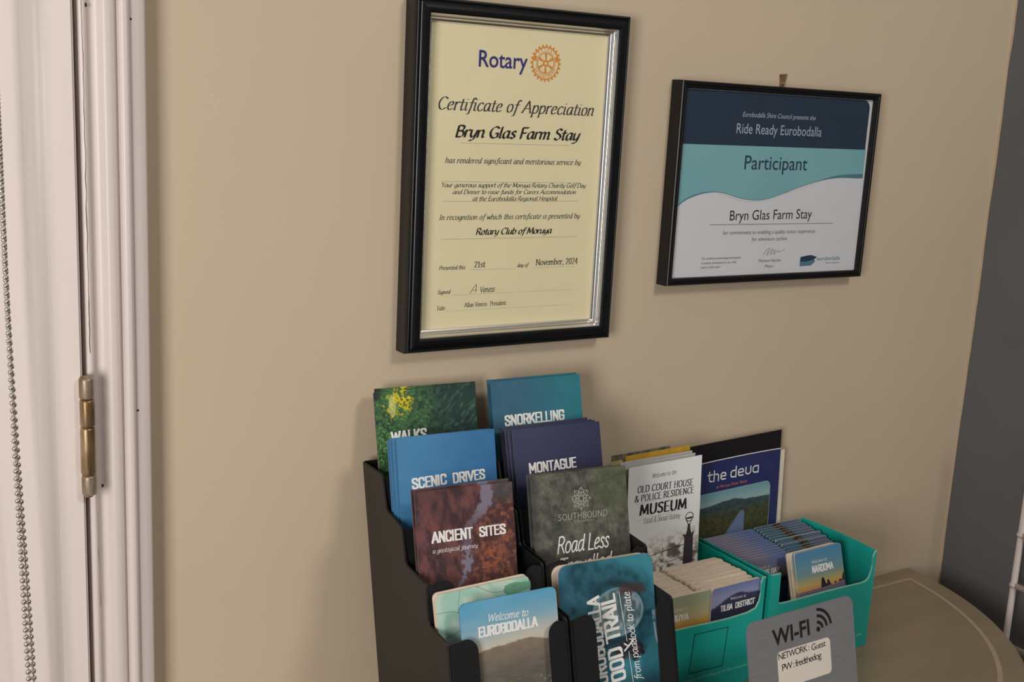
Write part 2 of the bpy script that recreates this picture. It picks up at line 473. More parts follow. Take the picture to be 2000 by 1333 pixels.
# ------------------------------------------------------------------ materials
M_wall = mat('wall_paint_beige', (208, 190, 164), .55, var=.025, scale=3, bump=.12, bscale=120, spec=.3)
add_specks(M_wall)
M_grey = mat('wall_paint_charcoal', (96, 97, 100), .6, var=.05, scale=6, bump=.15, bscale=90)
M_white = mat('white_gloss_paint', (239, 227, 221), .38, var=.02, scale=8, stretch=(6, 6, .6), bump=.08, bscale=60)
M_dark = mat('gap_shade_black', (30, 26, 26), .8)  # shade of the door gap, given as a colour
M_chip = mat('dark_chip', (52, 34, 30), .8, var=.3, scale=300)
M_crack = mat('bare_timber_crack', (110, 82, 68), .8, var=.3, scale=300)
M_floor = mat('floor_boards', (120, 90, 66), .5, var=.2, scale=6, stretch=(1, 8, 1))
M_ceil = mat('ceiling_paint', (225, 220, 210), .8)
M_brass = mat('worn_brass', (128, 108, 84), .42, .55, rgb2=(184, 170, 148), scale=120, stretch=(1, 1, .25), bump=.3, bscale=300)
M_brass2 = mat('tarnished_brass', (128, 92, 48), .38, .7, rgb2=(172, 152, 122), scale=150, stretch=(1, 1, .2), bump=.3, bscale=300)
M_chain = mat('nickel_beads', (214, 208, 202), .22, .9, var=.05)
M_cord = mat('chain_cord', (190, 184, 178), .5)
M_blackf = mat('black_lacquer', (20, 20, 22), .26, var=.1, spec=.35)
M_black2 = mat('black_satin_frame', (22, 20, 20), .34, var=.1, spec=.3)
M_silver = mat('silver_slip', (236, 232, 228), .24, 1.0, var=.02)
M_cream = mat('cream_paper', (240, 230, 188), .6, var=.012, scale=20)
M_paper = mat('white_paper', (222, 224, 228), .6, var=.01)
M_navy = mat('navy_print', (30, 52, 74), .55, var=.03)
M_aqua = mat('aqua_print', (126, 182, 190), .55, rgb2=(136, 188, 192), scale=9)
M_steel = mat('steel_blue_print', (82, 130, 146), .55)
M_sand = mat('sand_print', (204, 204, 180), .55)
M_ink = mat('black_ink', (34, 28, 28), .6, var=.1)
M_inkg = mat('grey_ink', (104, 98, 88), .6)
M_inkn = mat('navy_ink', (36, 60, 88), .6)
M_inkb = mat('royal_blue_ink', (52, 48, 122), .6)
M_gold = mat('gold_ink', (226, 148, 62), .6, var=.05)
M_title = mat('dark_grey_ink', (66, 60, 66), .6)
M_wink = mat('white_ink', (248, 246, 242), .5, var=.06, scale=500)
M_wink2 = mat('pale_grey_ink', (176, 190, 204), .5)
M_holder = mat('black_moulded_plastic', (27, 27, 28), .45, var=.05, bump=.05, bscale=900)
M_side = mat('black_plastic_brown_reflection', (40, 36, 33), .55, var=.04, bump=.05, bscale=900)  # satin black plastic, brownish room reflection put into its colour
M_teal = mat('teal_card', (30, 176, 164), .38, var=.02)
M_tealedge = mat('cut_card_edge', (150, 208, 190), .7)
M_tealink = mat('deep_teal_ink', (14, 92, 96), .5)
M_tealtxt = mat('pale_teal_ink', (150, 226, 216), .5)
M_page = mat('page_edges', (226, 210, 190), .7, var=.10, scale=60, stretch=(1, 60, 1))
M_pageb = mat('blue_page_edges', (92, 138, 180), .6, var=.1)
M_pagen = mat('deep_blue_page_edges', (44, 92, 122), .6, var=.1)
M_pager = mat('lilac_page_edges', (176, 182, 200), .6, var=.12)
M_pageg = mat('white_page_edges', (205, 205, 205), .7, var=.1, scale=80)
M_pdark = mat('dark_page_edges', (110, 100, 100), .6, var=.2, scale=80)
M_table = mat('taupe_table_paint', (148, 132, 110), .42, var=.06, scale=5, stretch=(1, 5, 1), bump=.05, bscale=80)
M_inlay = mat('pale_taupe_line', (182, 162, 142), .45, var=.05)
M_alum = mat('brushed_grey_plate', (144, 145, 148), .45, .25, var=.05, scale=30, stretch=(1, 1, 14), bump=.05, bscale=200)
M_stick = mat('sticker_vinyl', (238, 228, 216), .5, var=.01)
M_rack = mat('white_enamel_tube', (200, 189, 185), .35, var=.03)
M_yel = mat('yellow_leaflet_paper', (214, 164, 44), .5, rgb2=(186, 150, 52), scale=60)
M_olive = mat('olive_leaflet_paper', (150, 148, 74), .5, rgb2=(196, 192, 130), scale=120)
M_leafd = mat('dark_leaflet_photo', (60, 58, 52), .5, rgb2=(140, 132, 120), scale=90)
M_leafg = mat('pale_grey_leaflet', (196, 194, 190), .6, var=.03)
M_blacki = mat('black_print', (24, 22, 24), .4)
M_deua = mat('deep_blue_print', (44, 50, 100), .4, rgb2=(48, 56, 106))
M_cov = print_mat('printed_cover', .38)
M_covm = print_mat('printed_matt_cover', .55)


def glass_mat():
    m = bpy.data.materials.new('picture_glass'); m.use_nodes = True; nt = m.node_tree
    nt.nodes.remove(nt.nodes['Principled BSDF']); out = nt.nodes['Material Output']
    t = nt.nodes.new('ShaderNodeBsdfTransparent'); g = nt.nodes.new('ShaderNodeBsdfGlossy'); g.inputs['Roughness'].default_value = .03
    lw = nt.nodes.new('ShaderNodeLayerWeight'); lw.inputs[0].default_value = .5; mx = nt.nodes.new('ShaderNodeMixShader')
    pw = nt.nodes.new('ShaderNodeMath'); pw.operation = 'POWER'; pw.inputs[1].default_value = 5.0
    ad = nt.nodes.new('ShaderNodeMath'); ad.operation = 'MULTIPLY_ADD'; ad.inputs[1].default_value = .90; ad.inputs[2].default_value = .03
    nt.links.new(lw.outputs['Facing'], pw.inputs[0]); nt.links.new(pw.outputs[0], ad.inputs[0])
    nt.links.new(ad.outputs[0], mx.inputs[0]); nt.links.new(t.outputs[0], mx.inputs[1]); nt.links.new(g.outputs[0], mx.inputs[2])
    nt.links.new(mx.outputs[0], out.inputs[0]); return m


M_glass = glass_mat()

# ------------------------------------------------------------------ the room
FLOOR, TABLE, CX = -1.28, -0.53, 0.752
b = MB(); b.box(-.372, CX+.1, 0, .1, FLOOR, 1.3); b.box(-1.32, -.372, 0, .1, .86, 1.3); b.box(-2.6, -1.32, 0, .1, FLOOR, 1.3)
link('wall_back', b.me('wall_back'), M_wall, kind='structure', label='warm beige painted plaster wall behind the certificates')
b = MB(); b.box(CX, CX+.1, -3.6, 0, FLOOR, 1.3)
wr = link('wall_right', b.me('wall_right'), M_grey, kind='structure', label='charcoal grey painted side wall')
vs = []; zs = np.linspace(FLOOR, 1.3, 160)
for i, z in enumerate(zs):
    wdt = .0008 + .0045*max(0, fbm(z*14, 3.3, 3)-.15)
    vs += [(CX-.0003, -.0002, z), (CX-.0003, -wdt, z)]
link('paint_edge', mesh('paint_edge', vs, [[2*i, 2*i+1, 2*i+3, 2*i+2] for i in range(159)]), mat('beige_overpaint', (196, 172, 146), .5), wr, label='wavy edge of beige paint lapping the corner')
b = MB(); b.box(-2.6, CX+.1, -3.6, .1, FLOOR-.1, FLOOR)
link('floor', b.me('floor'), M_floor, kind='structure')
b = MB(); b.box(-2.6, CX+.1, -3.6, .1, 1.3, 1.4)
link('ceiling', b.me('ceiling'), M_ceil, kind='structure')

# door leaf, jamb and moulded architrave
b = MB(); b.box(-1.25, -.4134, -.030, .006, FLOOR+.01, .80)
door = link('door_1', b.me('door', bevel=.0018), M_white, kind='structure', label='white painted door at the left edge, hinged on its right side')
pr = [tuple(p) for p in smooth_pts([(-.452, -.0299), (-.449, -.0303), (-.445, -.0312), (-.441, -.0313), (-.437, -.0304), (-.434, -.0299)], 4)]
b = MB(); b.prism(pr, lambda p, d: (p[0], p[1], d), -1.20, .76)
link('stile_moulding', b.me('stile', smooth=True), M_white, door)
b = MB(); b.box(-.4093, -.4075, -.018, .09, FLOOR, .80); b.box(-1.32, -.4075, -.001, .09, .815, .86); b.box(-1.32, -1.255, -.018, .09, FLOOR, .8)
link('trim_2', b.me('jamb'), M_white, kind='structure')
b = MB(); b.box(-1.3, -.409, .05, .09, FLOOR, .82)
link('gap_shade_sheet', b.me('gap_sheet'), M_dark, kind='structure')  # near-black sheet behind the door leaf, painting the gap's shade
prof = smooth_pts([(-.4092, -.016), (-.4088, -.0235), (-.4055, -.0255), (-.4030, -.0245)], 3) + \
    smooth_pts([(-.4025, -.0225), (-.3990, -.0205), (-.3950, -.0215), (-.3925, -.0245), (-.3900, -.0268), (-.3860, -.0272), (-.3828, -.0262)], 4) + \
    smooth_pts([(-.3818, -.0232), (-.3806, -.0222), (-.3796, -.0232)], 3) + \
    smooth_pts([(-.3788, -.0262), (-.3765, -.0280), (-.3735, -.0282), (-.3712, -.0268)], 3) + \
    smooth_pts([(-.3702, -.0246), (-.3660, -.0236), (-.3615, -.0226), (-.3575, -.0206), (-.3562, -.0150)], 3) + [np.array((-.3560, .0))]
prof = [tuple(p) for p in prof] + [(-.4092, .0)]
M_trim = mat('white_satin_trim', (222, 210, 205), .42, var=.02, scale=8, stretch=(6, 6, .6), bump=.08, bscale=60)
b = MB(); b.prism(prof, lambda p, d: (p[0], p[1], d), FLOOR, .86)
arch = link('trim_1', b.me('architrave'), M_trim, kind='structure', label='white moulded timber architrave beside the door')
# hairline crack in the paint and the dark specks on the moulding
vs = []
zz = np.linspace(-.14, .135, 70)
for z in zz:
    x = -.4062 + .0006*(fbm(z*90, 1.2, 3)-.5)*3; wd = .00012 + .0005*max(0, fbm(z*60, 9.1, 3)-.42)
    vs += [(x-wd, -.0257, z), (x+wd, -.0257, z)]
link('paint_crack', mesh('paint_crack', vs, [[2*i, 2*i+1, 2*i+3, 2*i+2] for i in range(69)]), M_crack, arch, label='dark hairline crack in the paint')
vs = []
zz = np.linspace(-.256, -.36, 40)
for z in zz:
    x = -.4040 + .0004*(fbm(z*90, 4.2, 3)-.5)*3 + (.256+z)*-.01; wd = .0001 + .0006*max(0, fbm(z*80, 2.1, 3)-.46)
    vs += [(x-wd, -.0262, z), (x+wd, -.0262, z)]
link('paint_crack', mesh('paint_crack', vs, [[2*i, 2*i+1, 2*i+3, 2*i+2] for i in range(39)]), M_crack, arch, label='dark hairline crack in the paint')


def speck(x, y, z, r, par, ry=1.3):
    b = MB(); n = 8
    top = [(x+r*math.cos(2*math.pi*k/n)*random.uniform(.7, 1.2), y, z+ry*r*math.sin(2*math.pi*k/n)*random.uniform(.7, 1.2)) for k in range(n)]
    b.add(top + [(x, y-.0006, z)], [[k, (k+1) % n, n] for k in range(n)])
    return link('speck', b.me('speck', smooth=True), M_chip, par)


speck(-.3694, -.0246, .1235, .0010, arch, 1.1); speck(-.3692, -.0246, -.1918, .0010, arch, 1.2)
speck(-.3980, -.0214, -.2545, .0009, arch, 1.7); speck(-.4030, -.0246, .1312, .0012, arch, 1.6)
# hinge on the door edge
hg = link('hinge', MB().box(-.4160, -.4131, -.0335, -.0295, -.2560, -.1575).box(-.4102, -.4070, -.0290, -.0225, -.2560, -.1575).me('hinge_leaves', bevel=.0005), M_brass, door, label='worn brass butt hinge')
zc = [-.1573, -.1752, -.1985, -.2390, -.2563]
for i in range(4):
    b = MB(); z1, z0 = zc[i]-.0002, zc[i+1]+.0002
    zz = [z1, z1-.0007, z1-.002, (z0+z1)/2, z0+.002, z0+.0007, z0]; rr = [.0046, .0055, .0058, .0058, .0058, .0055, .0046]
    b.tube([(-.4118+.0002*(i % 2), -.0350, z) for z in zz], rr, 20)
    link('knuckle', b.me('knuckle', smooth=True), (M_brass, M_brass2, M_brass2, M_brass)[i], hg)
b = MB(); b.tube([(-.4118, -.0350, -.1560), (-.4118, -.0350, -.2578)], .0030, 14)
link('pin', b.me('pin', smooth=True), M_brass, hg)

# bead chain of the door blind
ch = link('bead_chain', None, label='silver metal bead chain hanging in two strands over the white door', cat='chain')
ch.location = (-.472, -.062, .2)
bm = bmesh.new(); bmesh.ops.create_uvsphere(bm, u_segments=12, v_segments=8, radius=.0023)
bead = bpy.data.meshes.new('bead'); bm.to_mesh(bead); bm.free(); bead.materials.append(M_chain)
bead.polygons.foreach_set('use_smooth', [True]*len(bead.polygons))


def strand(k, z):
    """path of strand k relative to the chain's hook"""
    t = min(1, max(0, (.14 - (z))/.55))
    x = -.0004 + .0062*t*t + (0.0038*ss(.35, 1.0, t) if k else 0) - (.0008 if k == 0 else 0)
    y = 0.0 if k == 0 else .0052
    return x, y


path = []
for k in (0, 1):
    zs = np.arange(.20, -.64, -.0060) if k == 0 else np.arange(.197, -.64, -.0060)
    path.append([(strand(k, z)[0], strand(k, z)[1], z-.2) for z in zs])
for p in path:
    for q in p:
        o = link('bead', bead, None, ch); o.location = q
b = MB()
for k in (0, 1):
    pts = [(strand(k, .19)[0], strand(k, .19)[1], 1.05-.2)] + path[k][::6] + [path[k][-1]]
    b.tube(pts, .0006, 6)
l0, l1 = Vector(path[0][-1]), Vector(path[1][-1]); c0 = (l0+l1)/2
b.tube([l0, l0+Vector((0, .0, -.004)), c0+Vector((0, 0, -.008)), l1+Vector((0, 0, -.004)), l1], .0006, 6)
link('link_wire', b.me('link_wire'), M_cord, ch)
b = MB(); b.box(-1.2, -.42, -.10, -.03, 1.02, 1.08)
link('blind_headrail', b.me('headrail', bevel=.004), M_white, label='white headrail of the door blind above the picture', cat='blind')

# white tubular rack by the charcoal wall
rk = link('tubular_rack', None, label='white tubular metal rack standing against the charcoal wall at the right edge', cat='rack'); rk.location = (.712, -.141, FLOOR)
for dy in (0, -.42):
    b = MB(); b.tube([(0, dy, 0), (0, dy, .30), (0, dy, 1.02)], .0043, 12)
    link('upright', b.me('upright', smooth=True), M_rack, rk)
    for z in (.773, .842, .40):
        b = MB(); b.tube([(0, dy, z-.003), (0, dy, z), (0, dy, z+.003)], [.0048, .0060, .0048], 12)
        link('joint_collar', b.me('collar', smooth=True), M_rack, rk)
for z in (.773, .842, .690, .40):
    b = MB(); b.tube([(0, 0, z), (0, -.21, z), (0, -.42, z)], .0042, 10)
    link('cross_bar', b.me('bar', smooth=True), M_rack, rk)

# ------------------------------------------------------------------ table
tb = link('console_table', None, label='taupe painted table with rounded end and pale painted border line', cat='table'); tb.location = (.1, -.18, FLOOR)
toff = Vector((.1, -.18, FLOOR))
R_, c1x, c0x = .362, .318, -.16


def outline(inset, n=26):
    r = R_ - inset; P = []
    y0 = -inset
    a0 = math.asin(min(1, -y0/r)) if inset else 0
    P += [(c1x + r*math.cos(a), -r*math.sin(a)) for a in np.linspace(a0, math.pi/2, n)]
    P += [(c0x - r*math.cos(a), -r*math.sin(a)) for a in np.linspace(math.pi/2, a0, n)]
    return P


P = [(x, min(y, -.002)) for x, y in outline(0)]
b = MB(); b.prism(P, lambda p, d: (p[0]-toff.x, p[1]-toff.y, d-toff.z), TABLE-.022, TABLE)
link('table_top', b.me('table_top', bevel=.003, seg=3), M_table, tb)
Po, Pi = outline(.0285), outline(.0345)
n = len(Po); vs = [(p[0]-toff.x, p[1]-toff.y, TABLE+.0003-toff.z) for p in Po+Pi]
link('border_line', mesh('border_line', vs, [[i, (i+1) % n, n+(i+1) % n, n+i] for i in range(n)]), M_inlay, tb, label='pale painted border line')
P = outline(.05)
b = MB(); b.prism(P, lambda p, d: (p[0]-toff.x, p[1]-toff.y, d-toff.z), TABLE-.09, TABLE-.0225)
link('apron', b.me('apron'), M_table, tb)
for x, y in ((.55, -.07), (.44, -.27), (-.28, -.27), (-.40, -.07)):
    b = MB(); zz = [0, .02, .1, .5, .66]; rr = [.012, .014, .013, .019, .022]
    b.tube([(x-toff.x, y-toff.y, z) for z in zz], rr, 14)
    link('leg', b.me('leg', smooth=True), M_table, tb)


# ------------------------------------------------------------------ framed certificates
def frame_ring(prof, hw, hh):
    """prof: list of (offset outward from paper edge, y); swept round the rectangle hw x hh"""
    vs = []; fs = []; n = len(prof)
    for cx, cz in ((1, 1), (-1, 1), (-1, -1), (1, -1)):
        vs += [(cx*(hw+o), y, cz*(hh+o)) for o, y in prof]
    for c in range(4):
        d = (c+1) % 4
        fs += [[c*n+i, c*n+i+1, d*n+i+1, d*n+i] for i in range(n-1)]
    return vs, fs


def frame_rail(prof, hw, hh, c, close=True):
    n = len(prof); C = ((1, 1), (-1, 1), (-1, -1), (1, -1)); vs = []
    for k in (c, (c+1) % 4):
        vs += [(C[k][0]*(hw+o), y, C[k][1]*(hh+o)) for o, y in prof]
    fs = [[i, i+1, n+i+1, n+i] for i in range(n-1)] + [[n-1, 0, n, 2*n-1]]
    fs += [list(range(n))[::-1], list(range(n, 2*n))]
    return MB().add(vs, fs).me('rail')


def add_card_matrix(o, m): o.matrix_local = m


# tall certificate
rf = link('framed_certificate', None, label='tall black framed cream certificate of appreciation with silver inner slip', cat='certificate')
rf.location = (0, -.001, 0)
prof = [(.0055, -.0200)] + [tuple(p) for p in smooth_pts([(.0056, -.0212), (.0075, -.0222), (.0110, -.0222), (.0145, -.0208), (.0155, -.0194)], 4)] + \
    [tuple(p) for p in smooth_pts([(.0160, -.0194), (.0168, -.0206), (.0182, -.0204), (.0194, -.0180), (.0198, -.0140)], 4)] + [(.0198, .0005), (.0055, .0005)]
for c, nm in enumerate(('rail', 'rail', 'rail', 'rail')):
    me = frame_rail(prof, .1000, .1440, c)
    link('frame_rail', me, M_blackf, rf)
sp = [(-.0012, -.0102), (-.0006, -.0118)] + [tuple(p) for p in smooth_pts([(.0002, -.0122), (.0012, -.0128), (.0020, -.0140), (.0026, -.0150), (.0034, -.0152), (.0040, -.0162), (.0046, -.0180), (.0056, -.0196)], 3)] + [(.0056, -.004), (-.0012, -.004)]
for c in range(4):
    link('silver_slip', frame_rail(sp, .1000, .1440, c), M_silver, rf, label='silver slip edging')
b = MB(); b.box(-.1015, .1015, -.0095, -.0085, -.1455, .1455)
pap = link('certificate_sheet', b.me('sheet'), M_cream, rf, label='cream printed sheet')
b = MB(); b.box(-.103, .103, -.0083, -.0006, -.147, .147)
link('backing_board', b.me('backing'), M_blackf, rf)
R0 = link('print_area', None); R0.parent = None
bpy.data.objects.remove(R0)
OX, OZ = -.1, .1435


def on_sheet(P, m, name, par, x, y, z, roll=0.0):
    o = P.build(name, m, par, 0.0); o.location = (x, y, z); o.rotation_euler = (0, roll, 0); return o


T = Print()
T.stroke('Certificate of Appreciation', 'italic', 11.2, 78.7, 177.0, 11.6)
on_sheet(T, M_title, 'title_lettering', rf, OX, -.0097, OZ)
T = Print()
T.stroke('Bryn Glas Farm Stay', 'chancery', 30.2, 103.4, 143.8, 10.6, pen=.17)
T.stroke('Rotary Club of Moruya', 'chancery', 57.2, 196.3, 88.7, 6.2, pen=.17)
on_sheet(T, M_ink, 'name_lettering', rf, OX, -.0097, OZ)
T = Print()
T.stroke('has rendered significant and meritorious service by', 'italic', 20.4, 127.8, 156.1, 5.4, pen=.115)
T.stroke('Your generous support of the Moruya Rotary Charity Golf Day', 'chancery', 18.1, 150.5, 166.6, 4.3, pen=.125)
T.stroke('and Dinner to raise funds for Carers Accommodation', 'chancery', 30.0, 156.9, 142.6, 4.1, pen=.125)
T.stroke('at the Eurobodalla Regional Hospital', 'chancery', 52.1, 163.4, 98.3, 4.2, pen=.125)
T.stroke('In recognition of which this certificate is presented by', 'italic', 16.7, 181.5, 162.8, 5.2, pen=.115)
T.stroke('Presented this', 'italic', 18.3, 229.4, 29.2, 3.9, pen=.13)
T.stroke('21st', 'roman', 57.1, 228.2, 12.7, 5.8)
T.stroke('day of', 'italic', 106.6, 229.5, 13.9, 3.9, pen=.13)
T.stroke('November, 2024', 'roman', 128.4, 228.4, 51.5, 6.2)
T.stroke('Signed', 'italic', 17.6, 252.8, 14.5, 3.8, pen=.13)
T.stroke('Title', 'italic', 17.7, 268.6, 9.0, 3.8, pen=.13)
T.stroke('Allan Veness:  President', 'roman', 47.6, 267.0, 48.1, 4.4)
T.line([(53.5, 253.8), (57.5, 248.2), (60.5, 245.2), (60.0, 253.2)], .45, True).line([(56, 251), (61.5, 250.4)], .35)
T.stroke('Veness', 'hand', 65.5, 253.2, 16.5, 5.6, 1, pen=.11)
on_sheet(T, M_title, 'body_lettering', rf, OX, -.0097, OZ)
T = Print()
T.line([(36.5, 108.9), (160.7, 108.7)], .18)
T.dots(18.4, 176.7, 145.3, 145.7, .38); T.dots(19.8, 177.0, 163.9, 164.1, .38); T.dots(19.2, 176.5, 200.0, 200.2, .38)
T.dots(51.5, 105.5, 230.4, 231.0, .25); T.dots(124.2, 179.3, 230.8, 230.9, .25); T.dots(34.5, 175.4, 254.6, 254.8, .22); T.dots(29.5, 176, 270.0, 270.6, .22)
on_sheet(T, M_inkg, 'ruled_lines', rf, OX, -.00965, OZ)
T = Print(); T.type('Rotary', 52.4, 37.6, 54.2, 15.0, bold=.012)
on_sheet(T, M_inkb, 'logo_lettering', rf, OX, -.0097, OZ)
T = Print(); cu, cv = 127.3, 30.6
for i in range(24):
    a = 2*math.pi*i/24; c, s_ = math.cos(a), math.sin(a)
    q = [(15.2, -1.25), (17.6, -.9), (17.6, .9), (15.2, 1.25)]
    T.poly([(cu+r*c-t*s_, cv+r*s_+t*c) for r, t in q], -.000003)
T.ring(cu, cv, 14.4, 15.6, 48); T.ring(cu, cv, 10.4, 11.0, 40); T.ring(cu, cv, 9.0, 9.8, 40)
for i in range(6):
    a = math.pi/2 + 2*math.pi*i/6; c, s_ = math.cos(a), math.sin(a)
    T.poly([(cu+r*c-t*s_, cv+r*s_+t*c) for r, t in ((2.4, -.6), (9.3, -1.5), (9.3, 1.5), (2.4, .6))], -.000006)
T.ring(cu, cv, 1.5, 3.2, 20, e=-.000009)
T.ring(cu, cv, 11.6, 14.4, 60, a0=150, a1=172); T.ring(cu, cv, 11.6, 14.4, 60, a0=8, a1=30)
for k, chx in enumerate('ROTARY'):
    a = 90 + (2.5-k)*17
    T.stroke(chx, 'mono', cu+12.0*math.cos(math.radians(a))-.6, cv-12.0*math.sin(math.radians(a)), 1.5, 2.0, a-90, pen=.2)
for k, chx in enumerate('INTERNATIONAL'):
    a = 270 + (k-6)*10.5
    T.stroke(chx, 'mono', cu+13.6*math.cos(math.radians(a))-.4, cv-13.6*math.sin(math.radians(a)), 1.3, 1.9, a-270, pen=.2)
on_sheet(T, M_gold, 'wheel_emblem', rf, OX, -.0097, OZ)
b = MB(); b.box(-.1005, .1005, -.0112, -.0104, -.1445, .1445)
link('glass_pane', b.me('glass'), M_glass, rf)

# wide certificate
rd = link('framed_certificate', None, label='wide black framed participant certificate in navy, aqua and white', cat='certificate')
CXR, CZR = .3460, -.0035
rd.location = (CXR, 0, CZR); rd.rotation_euler = (0, .0027, 0)
prof = [(-.0005, -.0160), (0, -.0176), (.0012, -.0186), (.0030, -.0190), (.0034, -.0184), (.0038, -.0190), (.0064, -.0190), (.0072, -.0182), (.0076, -.0165), (.0076, -.0012), (-.0005, -.0012)]
for c in range(4):
    link('frame_rail', frame_rail(prof, .1446, .1015, c), M_black2, rd)
b = MB(); b.box(-.1450, .1450, -.0135, -.0125, -.1018, .1018)
link('certificate_sheet', b.me('sheet'), M_paper, rd)
b = MB(); b.box(-.1455, .1455, -.0123, -.003, -.1025, .1025)
link('backing_board', b.me('backing'), M_black2, rd)
ox, oz = -.1446, .1015


def sc(pts): return [(u*1.004, v*1.002) for u, v in pts]


wave = sc([(0.0, 125.0), (13.7, 116.2), (32.2, 110.2), (51.5, 108.4), (69.0, 110.1), (89.7, 114.9), (110.5, 117.5), (131.1, 116.2), (156.8, 109.8), (185.3, 101.5), (214.7, 94.4), (239.3, 89.3), (259.1, 87.4), (284.5, 86.7)])
T = Print(); ws = [tuple(p) for p in smooth_pts(wave, 5)]
for a, c in zip(ws[:-1], ws[1:]): T.poly([(a[0], 57), (a[0], a[1]), (c[0], c[1]), (c[0], 57)])
on_sheet(T, M_aqua, 'aqua_band', rd, ox, -.01365, oz)
T = Print()
T.v = []; low = []
for (u, v) in ws:
    t = 1.2*(1-ss(110, 150, u)) * ss(-5, 40, 60-u) + 4.6*ss(200, 284, u) + .6
    low.append((u, v + float(t)))
for (a, c), (e, g) in zip(zip(ws[:-1], ws[1:]), zip(low[:-1], low[1:])): T.poly([a, e, g, c])
on_sheet(T, M_steel, 'wave_edge', rd, ox, -.01370, oz)
T = Print(); T.line([(62, 110.5), (80, 115.5), (96, 119), (112, 119.8), (131, 118), (160, 110.8), (190, 102.6), (215, 96.3)], .5, True)
on_sheet(T, M_sand, 'sand_line', rd, ox, -.01366, oz)
T = Print(); T.poly([(p[0]*1000, -p[1]*1000) for p in rrect(.2835, .0575, [.010, .0025, 0, 0], x=.0008, z=-.0008)])
on_sheet(T, M_navy, 'navy_band', rd, ox, -.01372, oz)
T = Print()
T.type('Ride Ready Eurobodalla', 77.6, 45.0, 130.8, 10.7)
T.type('Eurobodalla Shire Council presents the', 84.5, 26.9, 112.0, 5.2, shear=.25)
on_sheet(T, M_wink2, 'white_lettering', rd, ox, -.01380, oz)
T = Print(); T.type('Participant', 93.9, 83.9, 97.0, 15.2, bold=.004)
on_sheet(T, M_inkn, 'title_lettering', rd, ox, -.01380, oz)
T = Print(); T.type('Bryn Glas Farm Stay', 79.5, 140.6, 127.5, 11.0, .6)
T.line([(51.0, 145.2), (243.5, 145.3)], .45)
on_sheet(T, M_ink, 'name_lettering', rd, ox, -.01370, oz)
T = Print()
T.type('for commitment to enabling a quality visitor experience', 71.4, 156.3, 143.8, 4.3)
T.type('for adventure cyclists', 115.8, 164.1, 55.0, 4.1)
T.type('Mathew Hatcher', 129.5, 188.9, 35.6, 3.6).type('Mayor', 140.0, 195.3, 13.8, 3.4)
T.type('This certificate acknowledges participation', 43.0, 183.6, 58.8, 2.5).type('in industry development to be a bike', 43.4, 188.7, 51.8, 2.5).type('ready for 2025 season', 43.2, 193.4, 28.7, 2.3)
T.line([(135, 180.8), (141, 174.5), (145, 173.2), (140.5, 181), (150, 173.6), (147, 180.4), (154, 175), (152, 180.5), (158, 176), (160, 177.8), (168, 175.0)], .5, True)
T.type('shire council', 238, 193.4, 23, 2.0)
on_sheet(T, M_inkg, 'small_lettering', rd, ox, -.01368, oz)
T = Print(); T.poly([(195.5, 184.6), (206, 183.0), (214, 182.6), (218, 184.0), (223, 185.0), (218, 188.4), (206, 190), (195.5, 190)])
on_sheet(T, M_inkn, 'logo_headland', rd, ox, -.01369, oz)
T = Print(); T.poly([(195.5, 190), (206, 190), (218, 188.4), (221, 190), (214, 195), (195.5, 195.5)]); T.type('eurobodalla', 223.2, 189.4, 38.6, 4.6)
on_sheet(T, M_steel, 'logo_water', rd, ox, -.01370, oz)
b = MB(); b.box(-.1448, .1448, -.0152, -.0146, -.1016, .1016)
link('glass_pane', b.me('glass'), M_glass, rd)
# the hook over it
hk = MB(); hk.add([(-.0052, -.0002, .0070), (.0052, -.0002, .0082), (.0024, -.0002, -.006), (-.0030, -.0002, -.006), (-.0040, -.0034, .0066), (.0046, -.0034, .0078), (.0020, -.0030, -.006), (-.0024, -.0030, -.006)],
       [[0, 1, 5, 4], [1, 2, 6, 5], [2, 3, 7, 6], [3, 0, 4, 7], [4, 5, 6, 7], [3, 2, 1, 0]])
ho = link('picture_hook', hk.me('hook', bevel=.0006), M_brass2, label='small tarnished brass picture hook above the wide certificate', cat='hook')
ho.location = (.3532, 0, .1125)
b = MB(); b.tube([(.0002, -.0024, -.001), (-.0004, -.0050, -.004), (.0, -.0024, -.010)], .0007, 8)
link('nail', b.me('nail'), M_brass, ho)
sp_ = speck(-.3523, 0, -.1669, .0007, None); tag(sp_, kind='structure'); sp_.name = 'trim_4'

# ------------------------------------------------------------------ black brochure dispenser
disp = link('brochure_dispenser', None, label='black plastic brochure dispenser with eight stepped pockets in two columns', cat='brochure holder')
YAW = math.radians(-2.5)
disp.location = (-.157, 0, TABLE); disp.rotation_euler = (0, 0, YAW)
DZ = -TABLE
LEAN = .262
WD, MID = .2335, .1185
prof_out = [(.0127, -.267), (.0585, -.2652), (.0606, -.2672), (.0700, -.2925), (.0722, -.2950), (.1052, -.2996), (.1074, -.3018), (.1160, -.3278), (.1180, -.3302),
            (.1570, -.3322), (.1592, -.3345), (.1658, -.3630), (.1676, -.3655), (.2012, -.3664), (.2040, -.3690)]
zb = TABLE
prof_out += [(.2040+LEAN*(-.3690-zb), zb), (.0127+LEAN*(-.267-zb), zb)]
side = [(s, z+DZ) for s, z in prof_out]


def panel(name, m, poly, k0, k1, bev=.0006):
    b = MB(); b.prism(poly, lambda p, d: (d, -p[0], p[1]), k0, k1)
    return link(name, b.me(name, bevel=bev), m, disp)


